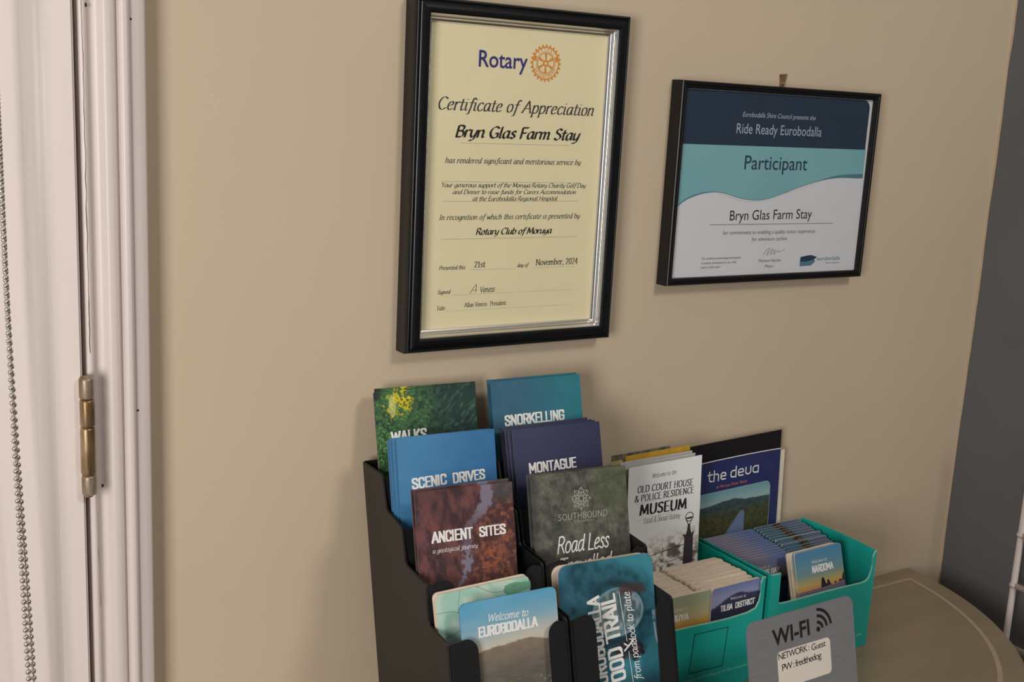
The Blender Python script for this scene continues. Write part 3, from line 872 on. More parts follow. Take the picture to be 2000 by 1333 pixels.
panel('side_panel', M_side, side, 0, .0022)
panel('side_panel', M_holder, side, WD-.0022, WD)
panel('divider', M_holder, side, MID-.0024, MID-.0002)
panel('divider', M_holder, side, MID+.0022, MID+.0044)
rims = [(.0127, -.267), (.0590, -.2660), (.1062, -.3005), (.1580, -.3330), (.2030, -.3675)]
for k, (s, z) in enumerate(rims):
    for a, c in ((.0022, MID-.0024), (MID+.0044, WD-.0022)):
        t = .002; H = z-TABLE
        if k == 0:
            out = [(a, 0), (c, 0), (c, H), (a, H)]; nm = 'back_panel'
        else:
            nm = 'pocket_front'; wl, wr_ = (.0270 if a < .05 else .0245), .0175
            nd = .085 if k == 4 else .05; r = .011
            out = [(a, 0), (c, 0), (c, H-.002)]
            out += [(c-wr_+r+r*math.cos(q), H-r+r*math.sin(q)) for q in np.radians(np.linspace(90, 180, 7))]
            out += [(c-wr_, H-nd+r)] + [(c-wr_-r+r*math.cos(q), H-nd+r+r*math.sin(q)) for q in np.radians(np.linspace(0, -90, 5))]
            out += [(a+wl+r+r*math.cos(q), H-nd+r+r*math.sin(q)) for q in np.radians(np.linspace(270, 180, 5))]
            out += [(a+wl-r+r*math.cos(q), H-r+r*math.sin(q)) for q in np.radians(np.linspace(0, 90, 7))] + [(a, H-.002)]
        b = MB()
        f = lambda p, d: (p[0], -(s + LEAN*(z-(p[1]+TABLE))) + d, p[1])
        b.prism(out, f, 0, t)
        link(nm, b.me(nm, bevel=.0005), M_holder, disp)
tops = {}
for k in range(4):
    s0, z0 = rims[k]; s1, z1 = rims[k+1]
    zf = (z0+z1)/2 - (.150 if k < 3 else .148) + .035
    zf = max(zf, TABLE+.004) if k < 3 else TABLE+.004
    for a, c in ((.0022, MID-.0024), (MID+.0044, WD-.0022)):
        b = MB(); sa = s0+LEAN*(z0-zf)+.0003; sb = s1+LEAN*(z1-zf)-.0023
        b.box(a, c, -sb, -sa, zf-TABLE-.002, zf-TABLE)
        link('pocket_floor', b.me('pocket_floor'), M_holder, disp)


# ------------------------------------------------------------------ printed pieces standing in it
def booklet(name, key, o, x, d, w, h, t, edge, cover_fn=None, step=.0009, r=0.0, gain=1.9, m=None, label=None, cat='brochure', group=None, roll=0):
    """one printed piece: paper body, printed front cover as a part"""
    b = MB(); b.prism(rrect(w, h, r) if r else [(0, -h), (w, -h), (w, 0), (0, 0)], lambda p, dd: (p[0], dd, p[1]), 0, t)
    root = link(name, b.me(key), edge, label=label, cat=cat, group=group)
    root.matrix_world = basis(o, x, d)
    if cover_fn is not None:
        cv = link('front_cover', cover_mesh(key+'_cover', w, h, cover_fn, step, r, gain), m or M_cov, root); cv.location = (0, -.0002, 0)
    return root


def flat(c, c2=None, w=100):
    def f(u, v):
        n = fbm(u/9, v/9, 3)
        return mixc(c, c2 if c2 else np.array(c)*.85, n)
    return f


def p_walks(u, v):
    n = fbm(u/4.5, v/4.5, 5); n2 = fbm(u/1.6+9, v/1.6, 4); st = fbm((u+v)/2.2, (u-v)/9, 4)
    c = mixc((36, 54, 48), (58, 94, 60), ss(.25, .7, n))
    c = mixc(c, (104, 142, 82), ss(.54, .76, n2)*(.8 - .5*ss(50, 85, u)))
    r = ss(48, 78, u)
    c = mixc(c, (30, 50, 50), .75*r); c = mixc(c, (72, 104, 92), r*ss(.52, .72, st)*.8)
    y = ss(1.0, .55, ((u-25)/15)**2 + ((v-12)/13)**2 + (n-.5)*4.5 + (n2-.5)*1.2); c = mixc(c, (206, 186, 40), y*ss(.3, .55, n2))
    y2 = ss(1.0, .6, ((u-18)/4)**2+((v-14)/12)**2); c = mixc(c, (220, 206, 150), y2*.6)
    c = mixc(c, (38, 40, 44), ss(11, 4, u)*ss(12, 4, v)*.8)
    c = mixc(c, (96, 160, 66), ss(.5, .7, n2)*ss(44, 25, u)*ss(.3, .6, fbm(u/12, v/12+4, 2))*.6)
    c = mixc(c, (34, 38, 38), ss(38, 52, v)*ss(20, 50, u)*.7)
    return c


def p_snork(u, v):
    return mixc((54, 94, 116), (44, 112, 124), ss(30, 100, u+8*fbm(u/20, v/20, 2)))*(1+.10*(fbm(u/14, v/10, 3)-.5))[..., None]


def p_scenic(u, v):
    return mixc((72, 128, 168), (50, 104, 152), ss(-10, 110, u*.8+v*.3))*(1+.08*(fbm(u/16, v/12, 3)-.5))[..., None]


def p_mont(u, v): return mixc((58, 62, 88), (44, 46, 76), ss(0, 110, u*.6+v*.6))*(1+.10*(fbm(u/14, v/12, 3)-.5))[..., None]


def p_anc(u, v):
    n = fbm(u/6, v/13, 5); n2 = fbm(u/3.5+5, v/3.5, 4)
    c = mixc((60, 42, 46), (104, 66, 64), ss(.3, .7, n))
    c = mixc(c, (88, 78, 88), ss(.6, .8, n2)*.5)
    cx = 70 - .25*v - 9*ss(15, 40, v) + 3*np.sin(v/9); wd = 10 - .07*v
    right = ss(cx+2, cx+14, u)
    c = mixc(c, mixc((66, 44, 44), (136, 82, 62), ss(.40, .75, n2)), right*.8)
    c = mixc(c, (70, 72, 76), ss(24, 8, v)*ss(70, 80, u)*.7)
    d = np.abs(u-cx+2*(n2-.5)*6)
    c = mixc(c, (116, 112, 128), ss(wd*.75, wd*.5, d)*(.92-.45*ss(20, 32, v)*ss(60, 45, v)))
    c = mixc(c, (150, 86, 58), ss(1, .3, ((u-74)/16)**2+((v-66)/15)**2+(n2-.5)*2.6)*ss(.4, .65, fbm(u/2.5, v/2.5+7, 3))*.8)
    c = mixc(c, (58, 44, 46), ss(30, 0, v)*ss(60, 20, u)*.35)
    return c


def p_south(u, v):
    n = fbm(u/8, v/8, 5); n2 = fbm(u/2, v/2.4, 4)
    c = mixc((62, 63, 59), (92, 93, 82), ss(.25, .75, n)); c = c*(1+.45*(n2-.5))[..., None]
    c = mixc(c, (78, 86, 60), ss(60, 75, u)*ss(60, 20, v)*.5)
    c = mixc(c, (62, 56, 56), ss(64, 100, v)*.7)
    return mixc(c, (58, 60, 58), ss(10, 0, u)*.6)


def p_euro(u, v):
    sky = mixc((84, 150, 182), (124, 160, 176), ss(0, 32, v+.06*u)); sky = mixc(sky, (182, 178, 164), ss(24, 44, v+.08*u))
    sky = mixc(sky, (128, 172, 196), ss(.5, .8, fbm(u/18, v/6, 3))*ss(40, 10, v)*.25)
    ridge = np.interp(u, [0, 14.8, 34, 40.6, 50, 63.7, 70, 82.5, 98], [45, 43, 40, 40.6, 39.5, 38.4, 39.4, 42.5, 43.5]) + .8*fbm(u/3, u*0, 2)
    h = mixc((122, 108, 94), (92, 88, 82), ss(38, 75, v)); h = mixc(h, (70, 84, 58), ss(.5, .8, fbm(u/5, v/2, 4))*ss(56, 80, v)*.8)
    h = h*(1+.16*(fbm(u/6, v/3, 3)-.5))[..., None]; h = mixc(h, (186, 180, 120), ss(.66, .8, fbm(u/3+3, v/1.4, 3))*ss(66, 80, v))
    return mixc(sky, h, ss(ridge, ridge+.8, v))


def p_map(u, v): return mixc((176, 196, 180), (150, 186, 170), ss(.4, .6, fbm(u/10, v/10, 3)))


def p_food(u, v):
    a = np.sqrt(((u-56)/60)**2 + ((v-50)/52)**2); n = fbm(u/7, v/7, 4)
    c = mixc((44, 88, 104), (28, 66, 78), ss(.35, .75, n))
    c = mixc(c, (62, 136, 152), ss(.66, 1.0, a)*ss(.2, .7, u/110)*.8)
    c = mixc(c, (26, 44, 54), ss(.12, .0, np.abs(a-.52+.08*(n-.5)))*ss(20, 60, u)*.7)
    c = mixc(c, (64, 118, 140), ss(18, 4, u)*.6)
    e = ((u-62)/28)**2+((v-50)/22)**2
    cup = mixc((124, 142, 146), (70, 90, 94), ss(.3, .7, fbm(u/4+3, v/9, 3)))
    c = mixc(c, cup, ss(1.0, .9, e)); c = mixc(c, (126, 158, 176), ss(.12, .02, np.abs(e-.96))*.8)
    b = ss(1, .3, ((u-78)/20)**2+((v-31)/7)**2+(n-.5)*2); c = mixc(c, (66, 48, 46), b*.8)
    b = ss(1, .3, ((u-72)/24)**2+((v-86)/14)**2+(n-.5)*2.4); c = mixc(c, mixc((34, 34, 40), (104, 84, 82), ss(.55, .75, fbm(u/2, v/2, 3))), b*.9)
    return mixc(c, (26, 34, 40), ss(100, 125, v)*.6)


def p_museum(u, v):
    c = mixc((178, 176, 178), (166, 164, 166), fbm(u/20, v/20, 2))
    n = fbm(u/5, v/4, 4); f = ss(78, 98, v+.08*u)
    g = mixc((70, 66, 66), (160, 156, 152), ss(.3, .62, n)); g = mixc(g, (176, 172, 168), ss(112, 96, v)*.55)
    g = mixc(g, (50, 46, 48), ss(1, .4, ((u-66)/12)**2+((v-104)/11)**2+(n-.5)*1.4)*.8)
    g = mixc(g, (96, 92, 92), ss(.55, .3, np.abs(v-(112+10*np.sin(u/14)))/6)*ss(60, 30, u)*.6)
    return mixc(c, g, f)


def p_photo(u, v):   # river valley, u,v from the photograph's own corner
    hill = np.interp(u, [0, 24, 43, 62, 78, 114], [15.4, 15.2, 12.4, 12, 15.6, 17]) + 1.0*fbm(u/4, u*0, 3)
    c = mixc((110, 152, 160), (140, 170, 172), ss(0, 16, v))
    g = mixc((58, 72, 76), (66, 70, 44), ss(18, 36, v)); n = fbm(u/3, v/2.4, 4)
    g = g*(1+.7*(n-.5))[..., None]; g = mixc(g, (96, 62, 40), ss(.6, .8, fbm(u/6+4, v/3, 3))*ss(26, 40, v)*.7)
    rv = ss(1, .85, np.abs(u-(74-.45*(v-30)))/(3.5+.52*np.maximum(v-30, 0)))*ss(29.5, 31, v)
    g = mixc(g, (102, 118, 152), rv)
    return mixc(c, g, ss(hill, hill+.7, v))


def p_tilba(u, v):
    c = mixc((108, 118, 158), (136, 140, 172), ss(0, 14, v)); n = fbm(u/4, v/3, 3)
    r = np.interp(u, [0, 14, 28, 40, 52, 75], [22, 17, 10.5, 9, 12, 14]) + 1.2*fbm(u/3, u*0, 2)
    return mixc(c, mixc((54, 54, 84), (34, 34, 52), ss(14, 34, v))*(1+.3*(n-.5))[..., None], ss(r, r+1, v))


def p_moruya(u, v):
    c = mixc((150, 158, 128), (176, 166, 122), ss(4, 26, v)); c = mixc(c, (182, 128, 62), ss(24, 34, v)); return mixc(c, (120, 84, 52), ss(33, 40, v))


def p_bbay(u, v):
    c = mixc((124, 116, 134), (82, 104, 150), ss(20, 74, u)*ss(26, 0, v)); c = mixc(c, (134, 118, 132), ss(10, 26, v)*.7)
    r = 27+1.6*fbm(u/6, u*0, 3); c = mixc(c, (34, 40, 52), ss(r, r+1, v)); s_ = mixc((48, 70, 104), (36, 52, 84), ss(34, 60, v))
    return mixc(c, s_, ss(34.5, 35.5, v+.4*fbm(u/3, v, 2)))


def p_second(u, v):   # teal sky, brown rock stack in the middle, lilac dusk to the right
    c = mixc((66, 98, 112), (74, 108, 124), ss(0, 14, v)); c = mixc(c, (92, 98, 122), ss(40, 58, u))
    n = fbm(u/2.2, v/2.2, 4); k = ss(1, .4, np.abs(u-36+3*(n-.5)*4)/(9+.4*v)*1.0+(n-.5)*.9)
    return mixc(c, mixc((54, 40, 32), (150, 104, 48), ss(.5, .75, n)), k)


def p_nar(u, v):
    c = mixc((70, 122, 156), (104, 136, 144), ss(0, 28, v)); c = mixc(c, (186, 158, 96), ss(24, 41, v)); c = mixc(c, (196, 140, 84), ss(38, 44, v))
    w_ = mixc((112, 98, 110), (92, 96, 116), ss(44, 56, v)); r = 44.5 - 3.6*ss(56, 78, u); return mixc(c, w_, ss(r, r+1.2, v))


# (name, origin top left, along, down, width, cover, thickness, edge material)
def stackcopy(root, o, x, d, label, group=None, keep=(), cover=True):
    r = root.copy(); COL.objects.link(r); r.matrix_world = basis(o, x, d)
    r['label'] = label
    if group: r['group'] = group
    elif 'group' in r.keys(): del r['group']
    for chd in list(root.children):
        if cover and chd.name.startswith('front_cover'):
            c = chd.copy(); COL.objects.link(c); c.parent = r
    return r


V = lambda *a: Vector(a)
H6 = .148
# left column, back pocket
bk = booklet('brochure', 'walks', (-.1526, -.0220, -.1977), (.9994, -.0322, .0115), (.004, -.2252, -.9743), .1069, H6, .0012, M_pdark, p_walks, .0008, gain=2.1,
             label='green forest WALKS brochure, front of the back left pocket')
T = Print(); T.stroke('WALKS', 'block', 14.3, 49.5, 37.5, 11.2, 0); T.build('title_lettering', M_wink, bk)
stackcopy(bk, (-.1498, -.0180, -.1950), (.9992, -.0376, -.0115), (-.0060, -.2252, -.9743), 'dark edge of the brochure standing right behind the green WALKS one')
# back pocket, right column
bk = booklet('brochure', 'snorkelling', (-.0347, -.0370, -.1942), (.9994, -.0343, .0025), (-.0059, -.2419, -.9703), .1043, H6, .0012, M_pagen, p_snork, .0016, gain=2.1,
             label='teal blue SNORKELLING brochure, front of the back right pocket')
T = Print(); T.stroke('SNORKELLING', 'block', 13.0, 44.6, 69.5, 10.6, 0); T.build('title_lettering', M_wink, bk)
stackcopy(bk, (-.0346, -.0310, -.1934), (.9994, -.035, -.0005), (.0020, -.2418, -.9703), 'darker blue brochure just behind the SNORKELLING one, shifted left')
# scenic drives: front piece and three behind it
bk = booklet('brochure', 'scenic', (-.1524, -.0720, -.2275), (.9985, -.0547, -.0094), (-.0223, -.2411, -.9703), .1001, H6, .0010, M_pageb, p_scenic, .0016, gain=2.0,
             label='bright blue SCENIC DRIVES brochure, frontmost in its pocket')
T = Print(); T.stroke('SCENIC', 'block', 12.6, 48.1, 35.2, 10.0, 2); T.stroke('DRIVES', 'block', 54.0, 46.9, 33.7, 9.7, 1.3); T.build('title_lettering', M_wink, bk)
for i, (o, lb) in enumerate((((-.1550, -.0685, -.2284), 'blue brochure directly behind the SCENIC DRIVES cover'), ((-.1562, -.0650, -.2292), 'blue brochure second behind the SCENIC DRIVES cover'), ((-.1555, -.0590, -.2322), 'hindmost blue brochure of the SCENIC DRIVES pocket'))):
    stackcopy(bk, (o[0]+.0005, o[1], o[2]-.0004*i), (.9986, -.0525, -.004+.002*i), (-.0134-.002*i, -.2415, -.9703), lb)
# montague: front and three behind
bk = booklet('brochure', 'montague', (-.0300, -.0740, -.2329), (.9985, -.0545, -.0075), (-.0180, -.2748, -.9612), .0995, H6, .0010, M_pdark, p_mont, .0016, gain=2.0,
             label='indigo MONTAGUE brochure, frontmost in its pocket')
T = Print(); T.stroke('MONTAGUE', 'block', 15.3, 43.9, 53.8, 10.2, 1.1); T.build('title_lettering', M_wink, bk)
for i, (o, lb) in enumerate((((-.0325, -.0705, -.2338), 'indigo brochure directly behind the MONTAGUE cover'), ((-.0340, -.0672, -.2342), 'indigo brochure second behind the MONTAGUE cover'), ((-.0352, -.0610, -.2343), 'indigo brochure at the back of the MONTAGUE pocket'))):
    stackcopy(bk, o, (.9987, -.0463, .006+.006*i), (.000+.002*i, -.2763, -.961), lb)
# ancient sites
bk = booklet('brochure', 'ancient', (-.1572, -.1195, -.2634), (.9974, -.0721, -.0089), (-.0070, -.2575, -.9659), .0965, H6, .0010, M_pdark, p_anc, .0009, gain=2.2,
             label='red rock ANCIENT SITES brochure, frontmost in its pocket')
T = Print(); T.stroke('ANCIENT', 'block', 13.4, 46.3, 40.8, 10.0, 0); T.stroke('SITES', 'block', 60.2, 46.2, 26.9, 9.2, 0); T.stroke('a geological journey', 'hand', 14.0, 55.0, 44.4, 3.9, 0); T.build('title_lettering', M_wink, bk)
stackcopy(bk, (-.1578, -.1140, -.2630), (.9976, -.0691, .0025), (-.0070, -.2584, -.9659), 'red brown brochure right behind the ANCIENT SITES cover')
# southbound
bk = booklet('brochure', 'southbound', (-.0362, -.1200, -.2645), (.9974, -.0713, -.0061), (-.0140, -.2550, -.9668), .1045, H6, .0014, M_pdark, p_south, .0009, gain=2.3,
             label='grey green stone textured brochure with star emblem and handwritten Road Less title')
T = Print()
T.stroke('SOUTHBOUND', 'thin', 26.0, 44.6, 54.4, 5.6, -1); T.stroke('ESCAPES', 'thin', 43.6, 48.2, 19.2, 2.0, -2)
cu, cv = 52.6, 26.3
T.ring(cu, cv, 2.2, 2.9, 20); T.ring(cu, cv, 5.8, 6.3, 32)
for i in range(8):
    a = math.pi*i/4 + .05; c, s_ = math.cos(a), math.sin(a)
    for q in (-.35, .35):
        T.line([(cu+2.9*c, cv+2.9*s_), (cu+8*math.cos(a+q), cv+8*math.sin(a+q)), (cu+10.6*c, cv+10.6*s_)], .45)
    T.line([(cu+2.6*c, cv+2.6*s_), (cu+11.2*c, cv+11.2*s_)], .35)
T.build('logo_lettering', mat('stone_grey_ink', (190, 192, 178), .5), bk)
T = Print(); T.stroke('Road Less', 'brush', 22.8, 75.1, 58.4, 15.0, -.5, pen=.10); T.stroke('Travelled', 'brush', 25.3, 93.5, 58, 13.0, 0, pen=.11); T.build('title_lettering', M_wink, bk)
T = Print(); T.line([(2, 35.5), (14, 35.0), (24, 33), (34, 31), (40, 26), (58, 22), (63, 14.5), (74, 14), (80, 12), (92, 9), (104, 7)], .5, True)
T.line([(60, 20), (70, 13), (78, 14), (84, 11.5), (96, 12)], .35); T.build('crack_mark', mat('dark_crack_ink', (74, 76, 62), .5), bk, .00021)
stackcopy(bk, (-.0360, -.1130, -.2655), (.9974, -.0716, -.0075), (-.0080, -.2550, -.9668), 'grey green brochure right behind the one with the star emblem')
# eurobodalla front card and the map piece behind
bk = booklet('map_card', 'euro', (-.1484, -.1900, -.3411), (.9994, -.0347, .0008), (-.0079, -.2503, -.9681), .0960, .150, .0016, M_pageb, p_euro, .0010, r=.006, gain=2.1,
             label='glossy Welcome to EUROBODALLA card with blue sky and brown hill, front left pocket', cat='leaflet')
T = Print(); T.stroke('Welcome to', 'hand', 27.0, 19.0, 39.2, 6.2, -2.5, pen=.10); T.build('script_lettering', M_wink, bk)
T = Print(); T.stroke('EUROBODALLA', 'block', 16.3, 31.0, 58.8, 8.8, -.6, pen=.15); T.build('title_lettering', M_wink, bk)
bk = booklet('map_card', 'euro_map', (-.1605, -.1695, -.3388), (.9993, -.0284, .0261), (.0185, -.2500, -.9682), .0930, .146, .0020, M_page, p_map, .003, r=.005, gain=2.1,
             label='pale green folded map with rounded corners behind the EUROBODALLA card', cat='leaflet')
T = Print(); T.line([(0, 16), (12, 16.5), (20, 19), (26, 26), (20, 34), (8, 38), (0, 39)], .5, True).line([(20, 19), (22, 8), (24, 0)], .5); T.line([(40, 0), (60, 9), (90, 4)], .5, True); T.build('road_lines', mat('map_road_ink', (120, 150, 146), .5), bk)
T = Print(); T.poly([(68, 5), (74, 3.6), (80, 3.5), (86, 5), (94, 5), (94, 12), (70, 14), (66, 10)]); T.build('forest_patch', mat('map_green_ink', (112, 170, 140), .5), bk)
stackcopy(bk, (-.1612, -.1668, -.3380), (.9993, -.0284, .0275), (.0185, -.2500, -.9682), 'cream edged map card standing behind the pale green folded map', cover=False)
# food trail
bk = booklet('map_card', 'food', (-.0382, -.1740, -.3332), (.9984, -.0551, -.0142), (-.0060, -.2600, -.9655), .1040, .155, .0014, M_page, p_food, .0010, r=.009, gain=2.1,
             label='dark teal FOOD TRAIL card with sideways white title, front right pocket', cat='leaflet')
T = Print()
T.stroke('EUROBODALLA', 'block', 46.8, 119.5, 88.0, 13.6, 93); T.stroke('FOOD TRAIL', 'block', 67.0, 121.0, 89.5, 16.2, 95, pen=.13)
T.stroke('from paddock to plate', 'hand', 83.2, 116.2, 84, 7.6, 95, pen=.10)
T.line([(64.4, 32.3), (69.6, 78)], .55).line([(70.8, 88), (73.7, 118)], .55).line([(66.5, 86.5), (76.5, 78.5)], 1.6).line([(66.5, 80.0), (71.5, 83.5)], 1.3)
T.build('title_lettering', M_wink, bk)
T = Print(); T.stroke('THIS', 'block', 103.6, 63, 9, 3.4, 93); T.line([(101.5, 66), (102.8, 80), (104, 84)], 2.0); T.build('edge_mark', M_wink2, bk)
stackcopy(bk, (-.0392, -.1662, -.3360), (.9985, -.0541, -.0090), (-.0040, -.2600, -.9655), 'cream edged card right behind the FOOD TRAIL card', cover=False)


# ------------------------------------------------------------------ teal counter boxes
def teal_box(x0, x1, front_poly, label, bow=0.0):
    root = link('display_box', None, label=label, cat='card box')
    yf, yb, zt, t = -.1405, -.0225, -.412, .0016
    root.location = (x0, yf, TABLE); w = x1-x0; H = zt-TABLE; D = yb-yf
    b = MB(); b.prism([(u, H-v) for u, v in front_poly], lambda p, d: (p[0], d, p[1]), 0, t)
    fr = link('front_panel', b.me('front', bevel=.0003), M_teal, root)
    ed = []                                                         # pale cut edge along the cut-out
    for (a, c) in zip(front_poly[1:-4] if False else front_poly, front_poly[1:]):
        if a[1] < .05 and c[1] < .05 and (a[0], c[0]) != (0, w): ed.append((a, c))
    vs = []; fs = []
    for a, c in ed:
        L = math.hypot(c[0]-a[0], c[1]-a[1]); nx, nz = -(c[1]-a[1])/L*.0002, -(c[0]-a[0])/L*.0002
        n = len(vs); vs += [(a[0], -.0001, H-a[1]+.0003), (c[0], -.0001, H-c[1]+.0003), (c[0], t+.0001, H-c[1]+.0003), (a[0], t+.0001, H-a[1]+.0003)]
        fs.append([n, n+1, n+2, n+3])
        vs += [(a[0], -.0002, H-a[1]+.0003), (c[0], -.0002, H-c[1]+.0003), (c[0], -.0002, H-c[1]-.0006), (a[0], -.0002, H-a[1]-.0006)]
        fs.append([n+4, n+5, n+6, n+7])
    link('cut_edge', mesh('cut_edge', vs, fs), M_tealedge, root)
    for k, (xa, sgn) in enumerate(((0, -1), (w-t, 1))):
        b = MB(); n = 10; vs = []
        for i in range(n+1):
            y = t + (D-t)*i/n; q = sgn*(bow if sgn > 0 else 0)*math.sin(math.pi*i/n)
            vs += [(xa+q, y, 0), (xa+t+q, y, 0), (xa+t+q, y, H), (xa+q, y, H)]
        fs = [[4*i+a, 4*i+(a+1) % 4, 4*i+4+(a+1) % 4, 4*i+4+a] for i in range(n) for a in range(4)] + [[0, 1, 2, 3], [4*n+3, 4*n+2, 4*n+1, 4*n]]
        b.add(vs, fs); link('side_panel', b.me('side'), M_teal, root)
    b = MB(); b.box(t, w-t, D-t, D, 0, H-.002); link('back_panel', b.me('back'), M_teal, root)
    b = MB(); b.box(t, w-t, t, D-t, .0002, .0018); link('base_panel', b.me('base'), M_teal, root)
    return root, H


fpR = [(0, 0), (.0138, .0), (.0146, .0330), (.0154, .0358), (.030, .0364), (.063, .0361), (.0897, .0356), (.1171, .0358), (.1352, .0362), (.1480, .0362), (.1540, .0352), (.1580, .0325), (.1605, .0260), (.1622, .018), (.1618, .008), (.1640, .0015), (.167, 0), (.167, .118), (0, .118)]
boxR, H_ = teal_box(.2700, .4370, fpR, 'right teal card box, holding the NAROOMA cards', .004)
fpL = [(0, 0), (.0080, .0), (.0086, .030), (.0120, .036), (.0398, .0362), (.0655, .0366), (.0926, .0376), (.1203, .0380), (.1466, .0368), (.1578, .0340), (.1620, .0270), (.1634, .018), (.1628, .006), (.1650, .0), (.169, 0), (.169, .118), (0, .118)]
boxL, H_ = teal_box(.0930, .2622, fpL, 'left teal card box, holding the TILBA DISTRICT cards', .001)
T = Print(); q = [(73.3, 46.4), (119.6, 47.6), (116.1, 91.7), (69.7, 90.2)]
for a, c in zip(q, q[1:]+q[:1]): T.line([a, c], 1.0)
o = T.build('printed_square_outline', M_tealink, boxL, 0); o.location = (0, -.0003, H_)
T = Print(); T.type('Explore the towns and villages of Eurobodalla', 27.0, 99.6, 131, 3.0, shear=.1)
o = T.build('slogan_lettering', M_tealtxt, boxL, 0); o.location = (0, -.0003, H_)
T = Print(); T.type('Explore the towns and villages of Eurobodalla', 26.0, 103.2, 131, 3.2, shear=.1)
o = T.build('slogan_lettering', M_tealtxt, boxR, 0); o.location = (0, -.0003, H_)

# card stacks inside: every card its own object
HC = .106


def card_type(name, key, w, t, edge, fn, r=.0035, step=.0016, gain=2.0, m=None):
    b = MB(); b.prism(rrect(w, HC, [r, r, 0, 0], 4), lambda p, d: (p[0], d, p[1]), 0, t)
    body = b.me(key); body.materials.append(edge)
    cov = cover_mesh(key+'_cover', w, .060, fn, step, 0, gain); cov.materials.append(m or M_covm)
    # trim the cover's top corners to the card's rounding
    for v in cov.vertices:
        d = -v.co.z
        if d < r: k = r - math.sqrt(max(0, r*r-(r-d)**2)); v.co.x = w/2 + (v.co.x-w/2)*(w/2-k)/(w/2)
    return name, body, cov


def put_card(ct, o, x, d, label, group=None, cat='leaflet', cover=True):
    name, body, cov = ct
    root = link(name, body, None, label=label, cat=cat, group=group); root.matrix_world = basis(o, x, d)
    if cover: c = link('front_cover', cov, None, root); c.location = (0, -.00015, 0)
    return root


TL = card_type('town_card', 'tilba', .0698, .0034, M_page, p_tilba)
TLb = card_type('town_card', 'tilba_rear', .0800, .0035, M_page, p_tilba)
f = put_card(TL, (.1893, -.1362, -.4145), (1, 0, .0117), (.0117, -.02, -.9986), 'TILBA DISTRICT card with dusk blue hill, frontmost of its stack in the left teal box')
T = Print(); T.stroke('Welcome to', 'hand', 26.7, 17.0, 22.1, 3.2, -2, pen=.07); T.stroke('TILBA', 'block', 13.0, 28.0, 17.4, 6.8, 0); T.stroke('DISTRICT', 'block', 34.2, 28.2, 28.2, 6.8, 0); T.build('title_lettering', M_wink, f)
n = 16
for i in range(1, n):
    y = -.1362 + .00415*i + random.uniform(-.0001, .0001); x = .1893 - .0152*ss(0, 1.5, i) - .001*random.random()
    put_card(TLb if i > 1 else TL, (float(x), y, -.4130 + random.uniform(-.0010, .0012)), (1, 0, 0), (0, -.01, -1), 'cream topped card packed upright behind the TILBA DISTRICT one', 'cards stacked behind TILBA DISTRICT', cover=False)
MO = card_type('town_card', 'moruya', .0780, .0041, M_page, p_moruya)
f = put_card(MO, (.1092, -.1362, -.4132), (.9999, 0, -.012), (-.012, -.02, -.9986), 'pale green and orange MORUYA card, front of the left stack in the left teal box')
T = Print(); T.stroke('Welcome to', 'hand', 23.5, 16.0, 24.6, 3.2, 0, pen=.07); T.stroke('MORUYA', 'block', 15.0, 26.6, 35.0, 7.0, -1); T.build('title_lettering', M_wink, f)
MR = card_type('town_card', 'moruya_rear', .0765, .0037, M_page, p_moruya)
for i in range(1, 15):
    y = -.1362 + .0044*i + random.uniform(-.0001, .0001)
    put_card(MR, ((.0951 if i == 1 else .0957) + random.uniform(-.0006, 0), y, -.4138 - .0010*i/14 + random.uniform(-.0014, .0008)), (1, 0, 0), (0, -.01, -1), 'cream topped card packed upright behind the MORUYA one', 'cards stacked behind MORUYA', cover=False)
BB = card_type('town_card', 'bay', .0750, .0009, M_pager, p_bbay, r=.002)
f = put_card(BB, (.2722, -.0865, -.4172), (1, 0, -.002), (-.002, -.12, -.9903), 'lilac and blue BAY card, front of the left stack in the right teal box')
T = Print(); T.stroke('Welcome to', 'hand', 26.7, 14.6, 22.1, 3.2, 0, pen=.07); T.stroke('BATEMANS BAY', 'block', 10.0, 22.5, 54.0, 6.4, 0); T.build('title_lettering', M_wink, f)
for i in range(1, 13):
    put_card(BB, (.2722+random.uniform(0, .0008), -.0865+.0049*i, -.4172+.0005*i+random.uniform(-.0005, .0005)), (1, 0, 0), (0, -.10, -.995), 'blue card spaced out behind the lilac BAY one', 'cards stacked behind the BAY card')
NB = card_type('town_card', 'second', .0750, .0009, M_pager, p_second, r=.002)
NW = card_type('town_card', 'second_white', .0750, .0012, M_pageg, p_second, r=.002)
for i in range(14):
    lab = 'card with teal sky and brown rock in the row behind NAROOMA' if i not in (4, 6) else ('white edged teal and brown card, nearer of the two behind NAROOMA' if i == 4 else 'white edged teal and brown card, farther of the two behind NAROOMA')
    put_card(NW if i in (4, 6) else NB, (.3535+random.uniform(-.0008, .0008), -.0910+.0050*i, -.4220+.0008*i+(.0022 if i in (4, 6) else 0)+random.uniform(-.0004, .0004)), (1, 0, 0), (0, -.10, -.995), lab, 'teal and brown cards behind NAROOMA' if i not in (4, 6) else 'white edged cards behind NAROOMA')
NA = card_type('town_card', 'narooma', .0753, .0018, M_page, p_nar, step=.0009)
nx, nd = (.9998, .0042, .0195), (.0200, -.2700, -.9620)
f = put_card(NA, (.3375, -.1070, -.4118), nx, nd, 'NAROOMA card with sunset sea stacks, leaning at the front of the right teal box')
T = Print(); T.stroke('Welcome to', 'hand', 25.7, 15.6, 24.3, 3.4, -1, pen=.075); T.stroke('NAROOMA', 'block', 24.6, 26.8, 34.4, 8.4, -1, pen=.14); T.build('title_lettering', M_wink, f)
